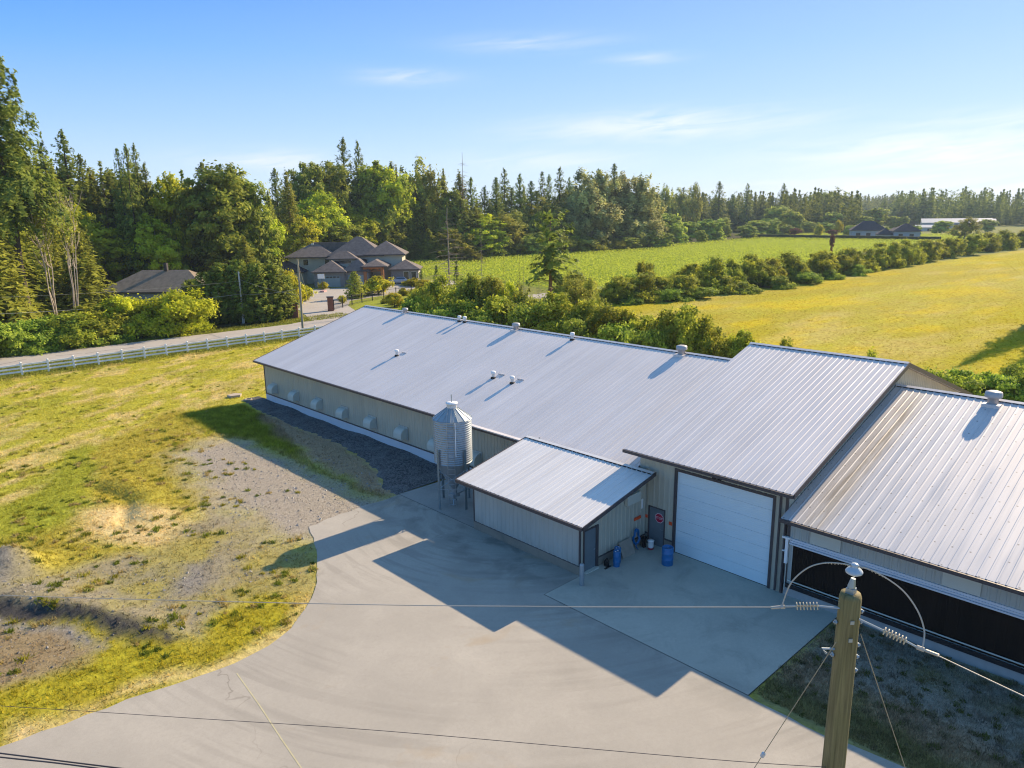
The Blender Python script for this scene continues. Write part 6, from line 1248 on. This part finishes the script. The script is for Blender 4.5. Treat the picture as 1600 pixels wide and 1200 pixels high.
vw=Vector((-math.cos(YAW),-math.sin(YAW),0)); sd_=Vector((math.sin(YAW),-math.cos(YAW),0))
m=MB()
for z in (11.52,11.27):
    c=Vector((px_,py_,z))+vw*.137-sd_*.015; b=[c+sd_*.022,c-sd_*.022]
    m.v+= []; i=len(m.v)
    for dz in(-.024,.024):
        for s in(-1,1):
            for q in(0,.012): m.v.append(tuple(c+sd_*s*.024+Vector((0,0,dz))+vw*q))
    m.f+=[(i+0,i+2,i+3,i+1),(i+4,i+5,i+7,i+6),(i,i+1,i+5,i+4),(i+2,i+6,i+7,i+3),(i+1,i+3,i+7,i+5),(i,i+4,i+6,i+2)]
m.build('washer_plate',MGALV,pole)
for z,s in ((11.6,1),(11.45,1),(11.45,-1),(11.12,1),(10.95,1),(10.98,-1),(10.75,1)):
    c=Vector((px_,py_,z))+sd_*s*.13; m=MB(); m.tube([c,c+sd_*s*.06],.013,6); m.tube([c+sd_*s*.02,c+sd_*s*.04],.03,6); m.build('bolt',MGALV,pole)
m=MB(); m.tube([Vector((px_,py_,11.06))-sd_*.12,Vector((px_,py_,11.05))-sd_*.30+Vector((0,0,.02)),Vector((px_,py_,11.0))-sd_*.24],.016,6)
m.build('hook',MGALV,pole)
ga=Vector(PW_GUYA[0]); e=Vector(GUY_ENDS[0]); g=wire([ga,e],.006,MOLDWOOD,None,0,'guy_wire',pole)
c=ga.lerp(e,.235); d_=(e-ga).normalized(); MB().tube([c-d_*.07,c-d_*.04,c+d_*.04,c+d_*.07],[.012,.032,.032,.012],8).build('strain_insulator',MPORC,g)
ga=Vector(PW_GUYB[0]); wire([ga,Vector(GUY_ENDS[1])],.005,MOLDWOOD,None,0,'guy_wire',pole)
wire(PW_LEFT,.007,MWIRE,'pale overhead wire running left from the near pole across the driveway')
wire(PW_RIGHT,.0065,MWIRE,'pale overhead wire running right from the near pole out of view')
wire(SV1,.0045,MDWIRE,'thin dark overhead wire crossing the bottom of the driveway')
wire(SV2,.013,MDWIRE,'upper of two thick dark cables in the bottom left corner')
wire(SV3,.013,MDWIRE,'lower of two thick dark cables in the bottom left corner')
# loose straw lumps and stones
bpy.context.view_layer.update()

HAZE=.00014
# ---------------- haze ----------------
hz=MB().box(-420,2600,-1500,2600,-2,60).build('haze',bpy.data.materials.new('haze_air')); tag(hz,kind='stuff')
hm_=hz.data.materials[0]; hm_.use_nodes=True; ht=hm_.node_tree; ht.nodes.clear(); ho=ht.nodes.new('ShaderNodeOutputMaterial'); hv=ht.nodes.new('ShaderNodeVolumePrincipled')
hv.inputs['Color'].default_value=(.62,.80,1,1); hv.inputs['Density'].default_value=HAZE; hv.inputs['Anisotropy'].default_value=.2
ht.links.new(hv.outputs[0],ho.inputs['Volume'])
